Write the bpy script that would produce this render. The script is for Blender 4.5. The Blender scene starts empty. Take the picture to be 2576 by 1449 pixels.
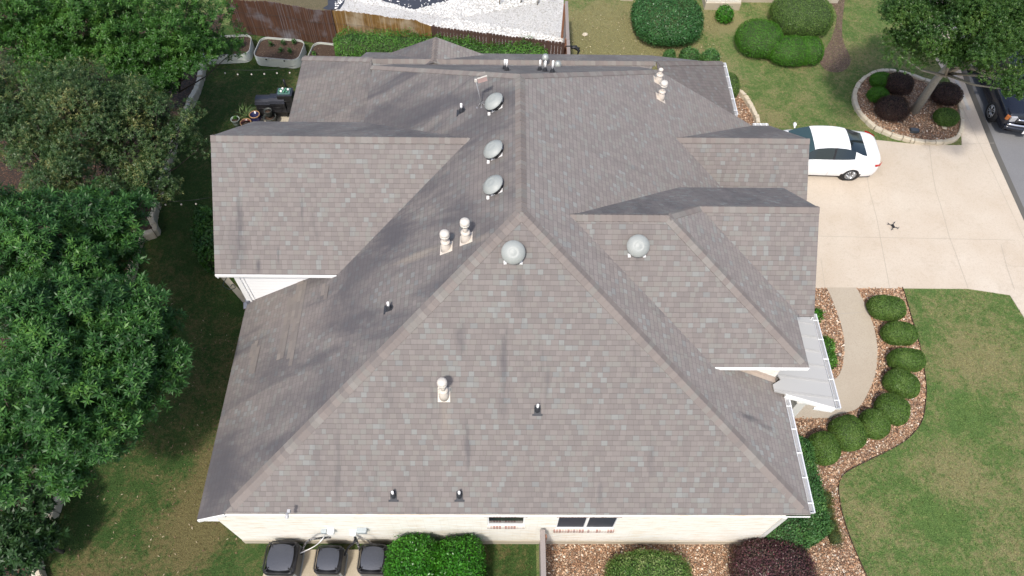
import bpy, math, random
import numpy as np
from mathutils import Vector, Matrix

# ------------------------------------------------------------------ camera, world, sun, exposure
SC = bpy.context.scene
H = 21.0
F, PITCH, ROLL, YAW = 1819.5, 1.001686, 0.026545, -0.023447
def _rz(v, a):
    c, s = math.cos(a), math.sin(a)
    return np.array([c*v[0]-s*v[1], s*v[0]+c*v[1], v[2]])
_f = _rz((0, math.cos(PITCH), -math.sin(PITCH)), YAW)
_u = _rz((0, math.sin(PITCH), math.cos(PITCH)), YAW)
_r = _rz((1, 0, 0), YAW)
_r, _u = math.cos(ROLL)*_r+math.sin(ROLL)*_u, -math.sin(ROLL)*_r+math.cos(ROLL)*_u
cam = bpy.data.cameras.new('drone_camera'); cam.lens = F/2576*36; cam.sensor_width = 36
cam.clip_start = 0.1; cam.clip_end = 2000
co = bpy.data.objects.new('drone_camera', cam); SC.collection.objects.link(co)
co.matrix_world = Matrix(((_r[0], _u[0], -_f[0], 0), (_r[1], _u[1], -_f[1], 0), (_r[2], _u[2], -_f[2], H), (0, 0, 0, 1)))
SC.camera = co
w = bpy.data.worlds.new('World'); SC.world = w; w.use_nodes = True
nt = w.node_tree; bg = nt.nodes['Background']
sky = nt.nodes.new('ShaderNodeTexSky'); sky.sky_type = 'NISHITA'; sky.sun_disc = False
SUN = Vector((-.20, -.60, 1.0)).normalized()      # direction to the sun
sky.sun_elevation = math.asin(SUN.z); sky.sun_rotation = math.atan2(SUN.x, SUN.y)
sky.air_density = 1.0; sky.dust_density = 3.0; sky.ozone_density = 1.0
nt.links.new(sky.outputs[0], bg.inputs[0]); bg.inputs[1].default_value = 0.15
sl = bpy.data.lights.new('sun', 'SUN'); sl.energy = 2.55; sl.angle = math.radians(4); sl.color = (1, .95, .88)
so = bpy.data.objects.new('sun', sl); SC.collection.objects.link(so)
so.rotation_euler = (-SUN).to_track_quat('-Z', 'Y').to_euler(); so.location = (0, 0, 30)
SC.view_settings.view_transform = 'Standard'; SC.view_settings.look = 'None'
SC.view_settings.exposure = 0.55; SC.view_settings.gamma = 1

# ------------------------------------------------------------------ survey: a ray through an image point met with a level, a wall or a roof slope
def ray(u, v): return (u-1288)*_r-(v-724.5)*_u+F*_f
def at(u, v, z=0.):
    d = ray(u, v); t = (z-H)/d[2]; return (d[0]*t, d[1]*t, z)
def onY(u, v, Y):
    d = ray(u, v); t = Y/d[1]; return (d[0]*t, Y, H+d[2]*t)
def onX(u, v, X):
    d = ray(u, v); t = X/d[0]; return (X, d[1]*t, H+d[2]*t)
def onP(u, v, pl):
    n, c = pl; n = np.array(n, float); d = ray(u, v); t = (c-n[2]*H)/(d@n)
    return (d[0]*t, d[1]*t, H+d[2]*t)

rnd = random.Random(7); nr = np.random.default_rng(11)
COL = SC.collection

# ------------------------------------------------------------------ mesh helpers
class MB:
    def __init__(s): s.v = []; s.f = []; s.uv = []; s.m = []; s.sm = []
    def add(s, vs, fs, uvs=None, mi=0, smooth=False):
        b = len(s.v); s.v += [tuple(float(c) for c in p) for p in vs]
        for i, f in enumerate(fs):
            s.f.append([b+j for j in f]); s.uv.append(uvs[i] if uvs else None); s.m.append(mi); s.sm.append(smooth)
        return s
    def box(s, c, d, rz=0, mi=0, tilt=None):
        hx, hy, hz = d[0]/2, d[1]/2, d[2]/2
        R = Matrix.Rotation(rz, 3, 'Z')
        if tilt is not None: R = tilt
        vs = []
        for z in (-hz, hz):
            for x, y in ((-hx, -hy), (hx, -hy), (hx, hy), (-hx, hy)):
                p = R @ Vector((x, y, z)); vs.append((p.x+c[0], p.y+c[1], p.z+c[2]))
        return s.add(vs, [(3, 2, 1, 0), (4, 5, 6, 7), (0, 1, 5, 4), (1, 2, 6, 5), (2, 3, 7, 6), (3, 0, 4, 7)], mi=mi)
    def bx(s, a, b, mi=0):
        return s.box([(a[i]+b[i])/2 for i in range(3)], [abs(b[i]-a[i]) for i in range(3)], mi=mi)
    def prism(s, pts, z0, z1, mi=0):
        n = len(pts); A = sum(pts[i][0]*pts[(i+1) % n][1]-pts[(i+1) % n][0]*pts[i][1] for i in range(n))
        if A < 0: pts = pts[::-1]
        vs = [(p[0], p[1], z0) for p in pts]+[(p[0], p[1], z1) for p in pts]
        fs = [list(range(n-1, -1, -1)), list(range(n, 2*n))]+[(i, (i+1) % n, n+(i+1) % n, n+i) for i in range(n)]
        return s.add(vs, fs, mi=mi)
    def slab(s, pts, th, uvf=None, mi=0):
        "a sloping polygon with its top face given, thickened straight down"
        n = len(pts); nv = Vector((0, 0, 0))
        for i in range(n): nv += Vector(pts[i]).cross(Vector(pts[(i+1) % n]))
        if nv.z < 0: pts = pts[::-1]
        vs = list(pts)+[(p[0], p[1], p[2]-th) for p in pts]
        fs = [list(range(n)), list(range(2*n-1, n-1, -1))]+[(i, n+i, n+(i+1) % n, (i+1) % n) for i in range(n)]
        uvs = None
        if uvf: uvs = [[uvf(vs[j]) for j in f] for f in fs]
        return s.add(vs, fs, uvs, mi=mi)
    def tube(s, path, r, n=8, mi=0, smooth=True, cap=True):
        P = [Vector(p) for p in path]; rr = r if isinstance(r, (list, tuple)) else [r]*len(P); vs = []; fs = []
        t0 = (P[1]-P[0]).normalized(); a = t0.orthogonal().normalized()
        for i, p in enumerate(P):
            t = (P[min(i+1, len(P)-1)]-P[max(i-1, 0)]).normalized()
            a = (a-t*a.dot(t)).normalized(); b = t.cross(a)
            for k in range(n):
                q = p+(a*math.cos(2*math.pi*k/n)+b*math.sin(2*math.pi*k/n))*rr[i]; vs.append(tuple(q))
        for i in range(len(P)-1):
            for k in range(n): fs.append((i*n+k, i*n+(k+1) % n, (i+1)*n+(k+1) % n, (i+1)*n+k))
        if cap: fs += [list(range(n-1, -1, -1)), list(range((len(P)-1)*n, len(P)*n))]
        return s.add(vs, fs, mi=mi, smooth=smooth)
    def lathe(s, prof, c=(0, 0, 0), n=20, R=None, mi=0, smooth=True, sx=1, sy=1):
        vs = []; fs = []
        for r, z in prof:
            for k in range(n):
                q = Vector((r*math.cos(2*math.pi*k/n)*sx, r*math.sin(2*math.pi*k/n)*sy, z))
                if R is not None: q = R @ q
                vs.append((q.x+c[0], q.y+c[1], q.z+c[2]))
        for i in range(len(prof)-1):
            for k in range(n): fs.append((i*n+k, i*n+(k+1) % n, (i+1)*n+(k+1) % n, (i+1)*n+k))
        if prof[0][0] > 1e-4: fs.append(list(range(n-1, -1, -1)))
        if prof[-1][0] > 1e-4: fs.append(list(range((len(prof)-1)*n, len(prof)*n)))
        return s.add(vs, fs, mi=mi, smooth=smooth)
    def build(s, name, mats, parent=None):
        me = bpy.data.meshes.new(name); me.from_pydata(s.v, [], s.f)
        for m in (mats if isinstance(mats, (list, tuple)) else [mats]): me.materials.append(m)
        uv = me.uv_layers.new(name='UVMap') if any(u is not None for u in s.uv) else None
        for p in me.polygons:
            p.material_index = s.m[p.index]; p.use_smooth = s.sm[p.index]
            if uv and s.uv[p.index]:
                for k, li in enumerate(p.loop_indices): uv.data[li].uv = s.uv[p.index][k]
        me.update()
        o = bpy.data.objects.new(name, me); COL.objects.link(o)
        if parent: o.parent = parent
        return o
def tag(o, label=None, cat=None, group=None, kind=None):
    for k, v in (('label', label), ('category', cat), ('group', group), ('kind', kind)):
        if v: o[k] = v
    return o
def empty(name, loc, label=None, cat=None, group=None, rz=0):
    o = bpy.data.objects.new(name, None); o.empty_display_size = .3; COL.objects.link(o)
    o.location = loc; o.rotation_euler = (0, 0, rz); return tag(o, label, cat, group)
def copy_tree(o, parent=None):
    c = o.copy(); COL.objects.link(c)
    if parent: c.parent = parent
    for ch in list(o.children): copy_tree(ch, c)
    return c
def bevel(o, w=.01, seg=2):
    b = o.modifiers.new('bevel', 'BEVEL'); b.width = w; b.segments = seg; b.limit_method = 'ANGLE'; b.angle_limit = .6
    return o
def smooth_curve(pts, k=6, closed=False):
    P = [Vector((p[0], p[1])) for p in pts]; n = len(P); out = []
    rng = range(n) if closed else range(n-1)
    for i in rng:
        p0 = P[(i-1) % n] if closed or i > 0 else P[0]; p1 = P[i]; p2 = P[(i+1) % n]
        p3 = P[(i+2) % n] if closed or i+2 < n else P[-1]
        for j in range(k):
            t = j/k
            out.append(tuple(.5*((2*p1)+(p2-p0)*t+(2*p0-5*p1+4*p2-p3)*t*t+(3*p1-p0-3*p2+p3)*t**3)))
    if not closed: out.append(tuple(P[-1]))
    return out
def px(pts, z=0.): return [at(u, v, z)[:2] for u, v in pts]

# ------------------------------------------------------------------ materials
class NT:
    def __init__(s, name):
        s.mat = bpy.data.materials.new(name); s.mat.use_nodes = True; s.t = s.mat.node_tree
        s.b = s.t.nodes['Principled BSDF']; s.out = s.t.nodes['Material Output']
    def n(s, typ, ins=None, **kw):
        nd = s.t.nodes.new('ShaderNode'+typ)
        for k, v in kw.items(): setattr(nd, k, v)
        for k, v in (ins or {}).items():
            if isinstance(v, bpy.types.NodeSocket): s.t.links.new(v, nd.inputs[k])
            else: nd.inputs[k].default_value = v
        return nd
    def math(s, op, a, b=0., c=0., clamp=False):
        nd = s.t.nodes.new('ShaderNodeMath'); nd.operation = op; nd.use_clamp = clamp
        for i, v in enumerate((a, b, c)):
            if isinstance(v, bpy.types.NodeSocket): s.t.links.new(v, nd.inputs[i])
            else: nd.inputs[i].default_value = v
        return nd.outputs[0]
    def ramp(s, fac, stops, interp='LINEAR'):
        nd = s.t.nodes.new('ShaderNodeValToRGB'); nd.color_ramp.interpolation = interp
        e = nd.color_ramp.elements
        while len(e) < len(stops): e.new(.5)
        for i, (p, c) in enumerate(stops): e[i].position = p; e[i].color = (*(c if len(c) == 3 else c[:3]), 1)
        s.t.links.new(fac, nd.inputs[0]); return nd.outputs[0]
    def mix(s, fac, a, b, mode='MIX'):
        nd = s.t.nodes.new('ShaderNodeMix'); nd.data_type = 'RGBA'; nd.blend_type = mode
        for k, v in ((0, fac), (6, a), (7, b)):
            if isinstance(v, bpy.types.NodeSocket): s.t.links.new(v, nd.inputs[k])
            else: nd.inputs[k].default_value = v if k == 0 else (*v[:3], 1)
        return nd.outputs[2]
    def noise(s, vec, scale, detail=3, rough=.5, dist=0.):
        nd = s.n('TexNoise', {'Scale': scale, 'Detail': detail, 'Roughness': rough, 'Distortion': dist})
        if vec is not None: s.t.links.new(vec, nd.inputs['Vector'])
        return nd.outputs[0]
    def set(s, col=None, rough=None, bump=None, bs=.5, bd=.01, metal=None, spec=None):
        for k, v in (('Base Color', col), ('Roughness', rough), ('Metallic', metal), ('Specular IOR Level', spec)):
            if v is None: continue
            if isinstance(v, bpy.types.NodeSocket): s.t.links.new(v, s.b.inputs[k])
            else: s.b.inputs[k].default_value = (*v[:3], 1) if k == 'Base Color' else v
        if bump is not None:
            nd = s.n('Bump', {'Strength': bs, 'Distance': bd, 'Height': bump}); s.t.links.new(nd.outputs[0], s.b.inputs['Normal'])
        return s.mat
def rgb(r, g, b):
    return tuple(((c/255)/12.92 if c/255 <= .04045 else ((c/255+.055)/1.055)**2.4) for c in (r, g, b))
def plain(name, col, rough=.5, metal=0, var=.12, scale=6., spec=.5, bump=.0):
    k = NT(name); P = k.n('NewGeometry').outputs['Position']
    f = k.noise(P, scale, 4)
    c = k.mix(k.math('MULTIPLY', f, 1.0), [x*(1-var) for x in col], [min(1, x*(1+var)) for x in col])
    return k.set(c, rough, bump=f if bump else None, bs=bump, metal=metal, spec=spec)

def shingles(name, dark=0., streak=.25, seed=0., tan=0., gain=1., spots=()):
    "laminated shingles: courses every 13 cm up the slope (UV in metres), random tabs, algae stains"
    k = NT(name); uv = k.n('UVMap').outputs[0]; sp = k.n('SeparateXYZ', {0: uv}); u, v = sp.outputs[0], sp.outputs[1]
    geo = k.n('NewGeometry').outputs['Position']
    wob = k.math('MULTIPLY', k.math('SUBTRACT', k.noise(geo, 2.2, 2), .5), .02)
    vv = k.math('DIVIDE', k.math('ADD', v, wob), .131)
    row = k.math('FLOOR', vv); fr = k.math('FRACT', vv)
    wn = k.n('TexWhiteNoise', {'W': k.math('ADD', row, seed)}, noise_dimensions='1D').outputs[0]
    uu = k.math('ADD', k.math('DIVIDE', u, .155), k.math('MULTIPLY', wn, 91.7))
    vo = k.n('TexVoronoi', {'W': uu, 'Scale': 1.0, 'Randomness': .95}, voronoi_dimensions='1D', feature='F1')
    ed = k.n('TexVoronoi', {'W': uu, 'Scale': 1.0, 'Randomness': .95}, voronoi_dimensions='1D', feature='DISTANCE_TO_EDGE')
    cw = k.n('TexWhiteNoise', {'Vector': vo.outputs['Color']}, noise_dimensions='3D').outputs[0]
    col = k.ramp(cw, [(0, (.150, .128, .119)), (.16, (.176, .150, .138)), (.33, (.160, .136, .126)), (.5, (.188, .161, .148)),
                      (.62, (.180, .158, .141)), (.72, (.182, .171, .153)), (.82, (.184, .182, .170)), (.91, (.205, .208, .196)), (.97, (.165, .167, .161))], 'CONSTANT')
    gr = k.noise(geo, 90, 2, .7); col = k.mix(k.math('MULTIPLY', k.math('SUBTRACT', gr, .35), .5, clamp=True), col, (.12, .11, .105))
    big = k.noise(geo, .55, 4, .6)
    col = k.mix(.30, col, k.mix(big, (.150, .135, .128), (.195, .176, .162)))
    if tan: col = k.mix(tan, col, (.26, .215, .17))
    if gain != 1.: col = k.mix(1., col, (gain*.975, gain, gain*1.005), 'MULTIPLY')
    # algae staining: streaks running down the slope, patches along it
    cu = k.n('CombineXYZ', {0: k.math('MULTIPLY', u, 3.2), 1: k.math('MULTIPLY', v, .36), 2: seed})
    st = k.noise(cu.outputs[0], 1.0, 5, .6, .4)
    sf = k.math('MULTIPLY', k.math('SUBTRACT', st, .585), 5.5, clamp=True)
    col = k.mix(k.math('MULTIPLY', sf, streak), col, (.085, .082, .085))
    if dark:
        cu2 = k.n('CombineXYZ', {0: k.math('MULTIPLY', u, .55), 1: k.math('MULTIPLY', v, .22), 2: seed+3})
        pt = k.noise(cu2.outputs[0], 1.3, 4, .6, .8)
        pf = k.math('ADD', k.math('MULTIPLY', k.math('MULTIPLY', k.math('SUBTRACT', pt, .42), 5.0, clamp=True), .72), .22)
        col = k.mix(k.math('MULTIPLY', pf, dark, clamp=True), col, (.070, .068, .076))
    gn = k.noise(k.n('CombineXYZ', {0: k.math('MULTIPLY', u, 5.), 1: k.math('MULTIPLY', v, 1.2), 2: seed}).outputs[0], 1.5, 4, .7)
    for (x, y, rx, ry, am, sc_) in spots:
        q = k.n('VectorMath', {0: geo, 1: (x, y, 0)}, operation='SUBTRACT').outputs[0]
        q = k.n('VectorMath', {0: q, 1: (1/rx, 1/ry, 0)}, operation='MULTIPLY').outputs[0]
        L = k.math('ADD', k.n('VectorMath', {0: q}, operation='LENGTH').outputs[1], k.math('MULTIPLY', k.math('SUBTRACT', gn, .5), 1.6))
        col = k.mix(k.math('MULTIPLY', k.n('MapRange', {0: L, 1: .1, 2: 1.1, 3: 1., 4: 0.}, interpolation_type='SMOOTHSTEP').outputs[0], am), col, sc_)
    # dark butt edges with each course's shadow line painted in, and tab gaps
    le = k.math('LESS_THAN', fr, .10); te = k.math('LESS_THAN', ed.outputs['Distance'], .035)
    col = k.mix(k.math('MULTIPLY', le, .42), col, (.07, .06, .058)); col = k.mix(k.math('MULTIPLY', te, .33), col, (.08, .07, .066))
    hgt = k.math('ADD', k.math('MULTIPLY', k.math('SUBTRACT', 1., fr), .6), k.math('MULTIPLY', cw, .3))
    hgt = k.math('ADD', hgt, k.math('MULTIPLY', gr, .15))
    return k.set(col, .93, bump=hgt, bs=.7, bd=.008, spec=.25)
M = {}
_m, _e = .785, .632
_PS = ((0, -_m, 1), 2.97-_m*4.95); _PW = ((-_e, 0, 1), 7.53-_e*.43); _PE = ((_e, 0, 1), 7.53+_e*.43)
_PL = ((0, -_m, 1), 6.68-_m*13.95); _PG = ((0, -_m, 1), 6.74-_m*11.3)
DK, TN = (.072, .070, .078), (.245, .212, .175)
def spt(lst, pl): return [(*onP(u, v, pl)[:2], rx, ry, am, c) for u, v, rx, ry, am, c in lst]
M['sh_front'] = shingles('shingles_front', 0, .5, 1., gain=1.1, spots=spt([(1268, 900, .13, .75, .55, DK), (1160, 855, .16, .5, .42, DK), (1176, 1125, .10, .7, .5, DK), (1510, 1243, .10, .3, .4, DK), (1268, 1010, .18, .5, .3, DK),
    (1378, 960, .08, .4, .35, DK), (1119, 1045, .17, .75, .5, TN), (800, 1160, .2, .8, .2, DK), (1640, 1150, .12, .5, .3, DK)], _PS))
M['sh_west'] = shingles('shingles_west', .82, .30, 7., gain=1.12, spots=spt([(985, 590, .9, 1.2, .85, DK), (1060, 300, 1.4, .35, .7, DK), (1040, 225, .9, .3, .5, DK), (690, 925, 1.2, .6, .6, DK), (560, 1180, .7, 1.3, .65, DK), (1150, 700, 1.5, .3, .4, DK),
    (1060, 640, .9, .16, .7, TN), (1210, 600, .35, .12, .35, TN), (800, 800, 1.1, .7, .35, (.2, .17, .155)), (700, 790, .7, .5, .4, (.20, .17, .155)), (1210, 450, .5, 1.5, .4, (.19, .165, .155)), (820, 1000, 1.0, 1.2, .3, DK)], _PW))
M['sh_east'] = shingles('shingles_east', .04, .25, 13., tan=.05, gain=1.38, spots=spt([(1885, 1050, .4, .13, .7, DK), (1660, 740, .35, .8, .5, DK), (1560, 640, .25, .6, .3, DK), (1930, 1075, .3, .1, .4, DK)], _PE))  # gain brightens the east colour to make up for the weaker sun there
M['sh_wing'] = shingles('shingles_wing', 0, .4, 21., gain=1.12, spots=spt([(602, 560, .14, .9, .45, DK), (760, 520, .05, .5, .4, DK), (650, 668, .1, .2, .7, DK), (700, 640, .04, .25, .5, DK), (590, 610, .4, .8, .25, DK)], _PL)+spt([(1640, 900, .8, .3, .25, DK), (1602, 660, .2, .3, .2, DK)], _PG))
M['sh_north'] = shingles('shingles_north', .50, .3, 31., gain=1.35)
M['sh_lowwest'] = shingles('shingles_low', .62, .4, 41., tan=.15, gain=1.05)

def stone(name, base=(.60, .56, .49), warm=(.56, .44, .27), sx=2.4, sz=8.):
    k = NT(name); P = k.n('NewGeometry').outputs['Position']; s = k.n('SeparateXYZ', {0: P})
    run = k.math('ADD', s.outputs[0], s.outputs[1])
    z = k.math('ADD', s.outputs[2], k.math('MULTIPLY', k.noise(P, 3, 2), .06))
    vec = k.n('CombineXYZ', {0: k.math('MULTIPLY', run, sx), 1: k.math('MULTIPLY', z, sz), 2: 0.}).outputs[0]
    br = k.n('TexBrick', {'Vector': vec, 'Scale': 1., 'Mortar Size': .035, 'Brick Width': 1., 'Row Height': .5, 'Color1': (0, 0, 0, 1), 'Color2': (1, 1, 1, 1), 'Mortar': (.5, .5, .5, 1)})
    wn = br.outputs['Color']
    sep = k.n('SeparateColor', {0: wn}).outputs[0]
    n1 = k.noise(k.n('CombineXYZ', {0: k.math('MULTIPLY', run, 1.3), 1: k.math('MULTIPLY', z, 11.)}).outputs[0], 1.3, 4, .7)
    col = k.mix(k.math('MULTIPLY', k.math('SUBTRACT', n1, .47), 3.6, clamp=True), base, warm)
    col = k.mix(k.math('MULTIPLY', sep, .35), col, [c*1.12 for c in base])
    fo = k.n('MapRange', {0: s.outputs[2], 1: .55, 2: .25}).outputs[0]
    col = k.mix(k.math('MULTIPLY', k.math('MULTIPLY', fo, k.noise(P, 4, 3)), .9), col, (.42, .34, .22))
    col = k.mix(k.math('MULTIPLY', br.outputs['Fac'], .14), col, (.5, .47, .42))
    h = k.math('SUBTRACT', k.noise(vec, 6, 4), k.math('MULTIPLY', br.outputs['Fac'], .6))
    return k.set(col, .9, bump=h, bs=.6, bd=.02)
M['stone'] = stone('limestone_wall', (.82, .80, .73), (.62, .46, .26))
def concrete(name, c1, c2, sc=1., joints=None, dark=(.3, .25, .2), rough=.9, speck=.35, mott=.5):
    k = NT(name); P = k.n('NewGeometry').outputs['Position']
    a = k.noise(P, .5*sc, 5, .6); b = k.noise(P, 45*sc, 3, .7); c = k.noise(P, 14*sc, 3, .6)
    col = k.mix(k.math('MULTIPLY', k.math('SUBTRACT', a, .3), 2.2, clamp=True), c1, c2)
    col = k.mix(k.math('MULTIPLY', k.math('SUBTRACT', b, .52), 4*speck, clamp=True), col, dark)
    col = k.mix(k.math('MULTIPLY', k.math('SUBTRACT', c, .5), 1.2, clamp=True), col, [x*.86 for x in c1])
    m1 = k.noise(P, 22*sc, 4, .75); m2 = k.noise(P, 1.4*sc, 5, .7, 1.2)
    col = k.mix(k.math('MULTIPLY', k.math('SUBTRACT', m1, .5), 2.2*mott, clamp=True), col, dark)
    col = k.mix(k.math('MULTIPLY', k.math('SUBTRACT', m2, .54), 1.6*mott, clamp=True), col, [x*.8 for x in c2])
    return k.set(col, rough, bump=b, bs=.35, bd=.006)
M['drive'] = concrete('exposed_aggregate_concrete', (.53, .47, .39), (.45, .375, .29), speck=.9, dark=(.36, .29, .22), mott=1.3)
M['walk'] = concrete('walkway_concrete', (.41, .36, .285), (.37, .315, .245), speck=1.1, dark=(.26, .215, .16))
M['kerb'] = concrete('kerb_concrete', (.42, .41, .38), (.46, .44, .40))
M['slab'] = concrete('patio_slab', (.44, .40, .32), (.36, .31, .22), speck=.3)
M['found'] = concrete('foundation_concrete', (.46, .42, .34), (.40, .34, .24), speck=.3)
M['asphalt'] = concrete('asphalt', (.165, .165, .17), (.2, .2, .2), speck=.8, dark=(.1, .1, .1))
M['edging'] = stone('limestone_edging', (.58, .53, .43), (.46, .37, .24), 3.2, 6)
M['white'] = plain('white_paint', (.80, .80, .78), .45, var=.03)
M['soffit'] = plain('soffit_paint', (.62, .61, .57), .6, var=.04)
M['gutter'] = plain('gutter_metal', (.66, .67, .68), .4, .2, .05)
M['gutin'] = plain('gutter_trough', (.28, .28, .28), .7, 0, .3, 12)
M['metalroof'] = plain('porch_metal_roof', (.44, .43, .405), .38, .1, .03, 1.5)
M['flue'] = plain('flue_paint', (.56, .50, .43), .6, var=.10, scale=14)
M['pvc'] = plain('white_pipe', (.78, .77, .76), .4, var=.05)
M['boot'] = plain('rubber_boot', (.028, .03, .036), .6, var=.3, scale=20)
M['dark'] = plain('dark_metal', (.02, .02, .022), .45, var=.2)
M['black'] = plain('black_plastic', (.012, .012, .014), .5, var=.2)
M['glassd'] = NT('dark_window'); M['glassd'] = M['glassd'].set((.018, .022, .03), .08, spec=.6)
def dome_mat():
    k = NT('galvanised_dome'); P = k.n('TexCoord').outputs['Object']
    f = k.noise(P, 5, 5, .7); g = k.noise(P, 60, 2)
    c = k.mix(f, (.25, .265, .25), (.33, .345, .325)); c = k.mix(k.math('MULTIPLY', k.math('SUBTRACT', g, .6), 3, clamp=True), c, (.45, .46, .44))
    return k.set(c, .5, metal=.0)
M['dome'] = dome_mat()
def siding():
    k = NT('lap_siding'); P = k.n('NewGeometry').outputs['Position']; z = k.n('SeparateXYZ', {0: P}).outputs[2]
    fr = k.math('FRACT', k.math('DIVIDE', z, .15))
    col = k.mix(k.math('LESS_THAN', fr, .07), (.84, .84, .83), (.76, .77, .77))
    return k.set(col, .5, bump=k.math('SUBTRACT', 1., fr), bs=.5, bd=.012)
M['siding'] = siding()
def bricks(name):
    k = NT(name); P = k.n('NewGeometry').outputs['Position']; x = k.n('SeparateXYZ', {0: P}).outputs[0]
    q = k.math('DIVIDE', x, .075); fr = k.math('FRACT', q)
    wn = k.n('TexWhiteNoise', {'W': k.math('FLOOR', q)}, noise_dimensions='1D').outputs[0]
    col = k.ramp(wn, [(0, (.26, .12, .09)), (.25, (.40, .29, .24)), (.45, (.52, .46, .40)), (.65, (.24, .15, .13)), (.8, (.32, .18, .14)), (.9, (.60, .54, .48))], 'CONSTANT')
    col = k.mix(k.math('MULTIPLY', k.noise(P, 25, 3), .35), col, (.6, .55, .5))
    mo = k.math('LESS_THAN', fr, .16)
    return k.set(k.mix(mo, col, (.66, .62, .56)), .9, bump=k.math('SUBTRACT', 1., mo), bs=.4, bd=.01)
M['brick'] = bricks('soldier_brick')

def lawn(name, g1, g2, dry, dryamt, seed, sc=1., spots=(), blade=False):
    k = NT(name); P0 = k.n('NewGeometry').outputs['Position']
    P = k.n('VectorMath', {0: P0, 1: (seed, seed*.7, 0)}, operation='ADD').outputs[0]
    a = k.math('ADD', k.math('MULTIPLY', k.noise(P, .35*sc, 4, .6, .5), 2.2), -.6); b = k.math('ADD', k.math('MULTIPLY', k.noise(P, 1.7*sc, 6, .72, .8), 2.0), -.5); c = k.noise(P, 30, 4, .75); d = k.noise(P, 8, 4, .7)
    col = k.mix(b, g1, g2)
    da = k.math('ADD', k.math('MULTIPLY', a, .40), k.math('MULTIPLY', b, .60))
    da = k.math('ADD', da, k.math('MULTIPLY', k.math('SUBTRACT', d, .5), 1.3))
    for (x, y, rx, ry, am) in spots:
        q = k.n('VectorMath', {0: P0, 1: (x, y, 0)}, operation='SUBTRACT').outputs[0]
        q = k.n('VectorMath', {0: q, 1: (1/rx, 1/ry, 0)}, operation='MULTIPLY').outputs[0]
        L = k.n('VectorMath', {0: q}, operation='LENGTH').outputs[1]
        da = k.math('ADD', da, k.math('MULTIPLY', k.n('MapRange', {0: L, 1: .35, 2: 1.15, 3: 1., 4: 0.}, interpolation_type='SMOOTHSTEP').outputs[0], am))
    df = k.math('MULTIPLY', k.math('SUBTRACT', da, .52-dryamt*.18), 2.4, clamp=True)
    col = k.mix(k.math('MULTIPLY', df, .85), col, dry)
    col = k.mix(k.math('MULTIPLY', k.math('SUBTRACT', c, .42), 3.2, clamp=True), k.mix(.55, col, (.02, .03, .01)), k.mix(.3, col, [min(1, x*2.0) for x in g2]))
    sp = k.noise(P, 16, 2, .8); col = k.mix(k.math('MULTIPLY', k.math('SUBTRACT', sp, .68), 8, clamp=True), col, [x*1.3 for x in dry])
    if blade:
        r = k.n('NewGeometry').outputs['Random Per Island']; col = k.mix(1., col, k.mix(r, (.85, .85, .8), (1.7, 1.6, 1.5)), 'MULTIPLY'); return k.set(col, .8, spec=.15)
    return k.set(col, .95, bump=k.math('ADD', c, d), bs=.9, bd=.04, spec=.15)
FS = [(4.5, 26.0, 3.2, 3.8, .62), (7.5, 24.0, 3.0, 2.8, .55), (10.2, 21.6, 1.6, 1.4, .25), (9.7, 27.8, 1.6, 1.0, .5), (12.9, 26.6, .8, 2.4, .4), (12.0, 19.9, 2.5, .7, .18), (15.6, 10.8, 1.6, 1.5, .22), (13.4, 7.0, 1.3, 1.2, .22), (16.5, 7.6, 1.6, 2.0, .15), (12.2, 12.6, .8, 1.3, -.25), (12.6, 5.0, 1.0, 2.0, -.15), (14.7, 8.9, 1.0, 1.0, -.2)]
BS = [(-8.45, 6.2, 1.0, 2.5, .5), (-9.2, 4.6, .9, 1.6, .25), (-9.5, 10.5, 2.0, 2.5, .10), (-11.3, 4.2, 1.0, 1.0, .25)]
for nm_, bl in (('', False), ('_blade', True)):
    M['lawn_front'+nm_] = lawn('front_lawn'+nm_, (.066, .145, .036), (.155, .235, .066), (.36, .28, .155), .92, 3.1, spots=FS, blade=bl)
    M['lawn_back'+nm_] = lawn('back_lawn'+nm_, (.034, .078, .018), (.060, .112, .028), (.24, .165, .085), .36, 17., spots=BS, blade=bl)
def gravel(name, cols, scale, edge=.5, dirt=(.10, .07, .045), bd=.05):
    k = NT(name); P = k.n('NewGeometry').outputs['Position']
    P2 = P
    v = k.n('TexVoronoi', {'Vector': P2, 'Scale': scale, 'Randomness': 1.}, feature='F1')
    e = k.n('TexVoronoi', {'Vector': P2, 'Scale': scale, 'Randomness': 1.}, feature='DISTANCE_TO_EDGE')
    wn = k.n('TexWhiteNoise', {'Vector': v.outputs['Color']}).outputs[0]
    col = k.ramp(wn, cols, 'CONSTANT')
    col = k.mix(k.math('MULTIPLY', k.noise(P, 1.1, 4), .35), col, dirt)
    ef = k.n('MapRange', {0: e.outputs['Distance'], 1: .0, 2: .12, 3: 1., 4: 0.}).outputs[0]
    col = k.mix(k.math('MULTIPLY', ef, edge), col, [x*.35 for x in dirt])
    return k.set(col, .85, bump=k.math('SUBTRACT', 1., ef), bs=.8, bd=bd)
RV = [(0, (.34, .185, .10)), (.14, (.46, .285, .175)), (.3, (.26, .14, .08)), (.45, (.50, .34, .22)), (.6, (.38, .22, .125)), (.76, (.58, .43, .30)), (.86, (.31, .20, .13)), (.95, (.72, .62, .50))]
M['river'] = gravel('river_rock', RV, 21, .85)
M['river_s'] = gravel('river_rock_fine', RV, 30, .75)
M['mulch'] = gravel('leaf_litter', [(0, (.05, .028, .015)), (.3, (.085, .04, .02)), (.55, (.035, .022, .014)), (.75, (.13, .06, .03)), (.92, (.16, .09, .05))], 20, .8, (.03, .02, .012))
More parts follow.
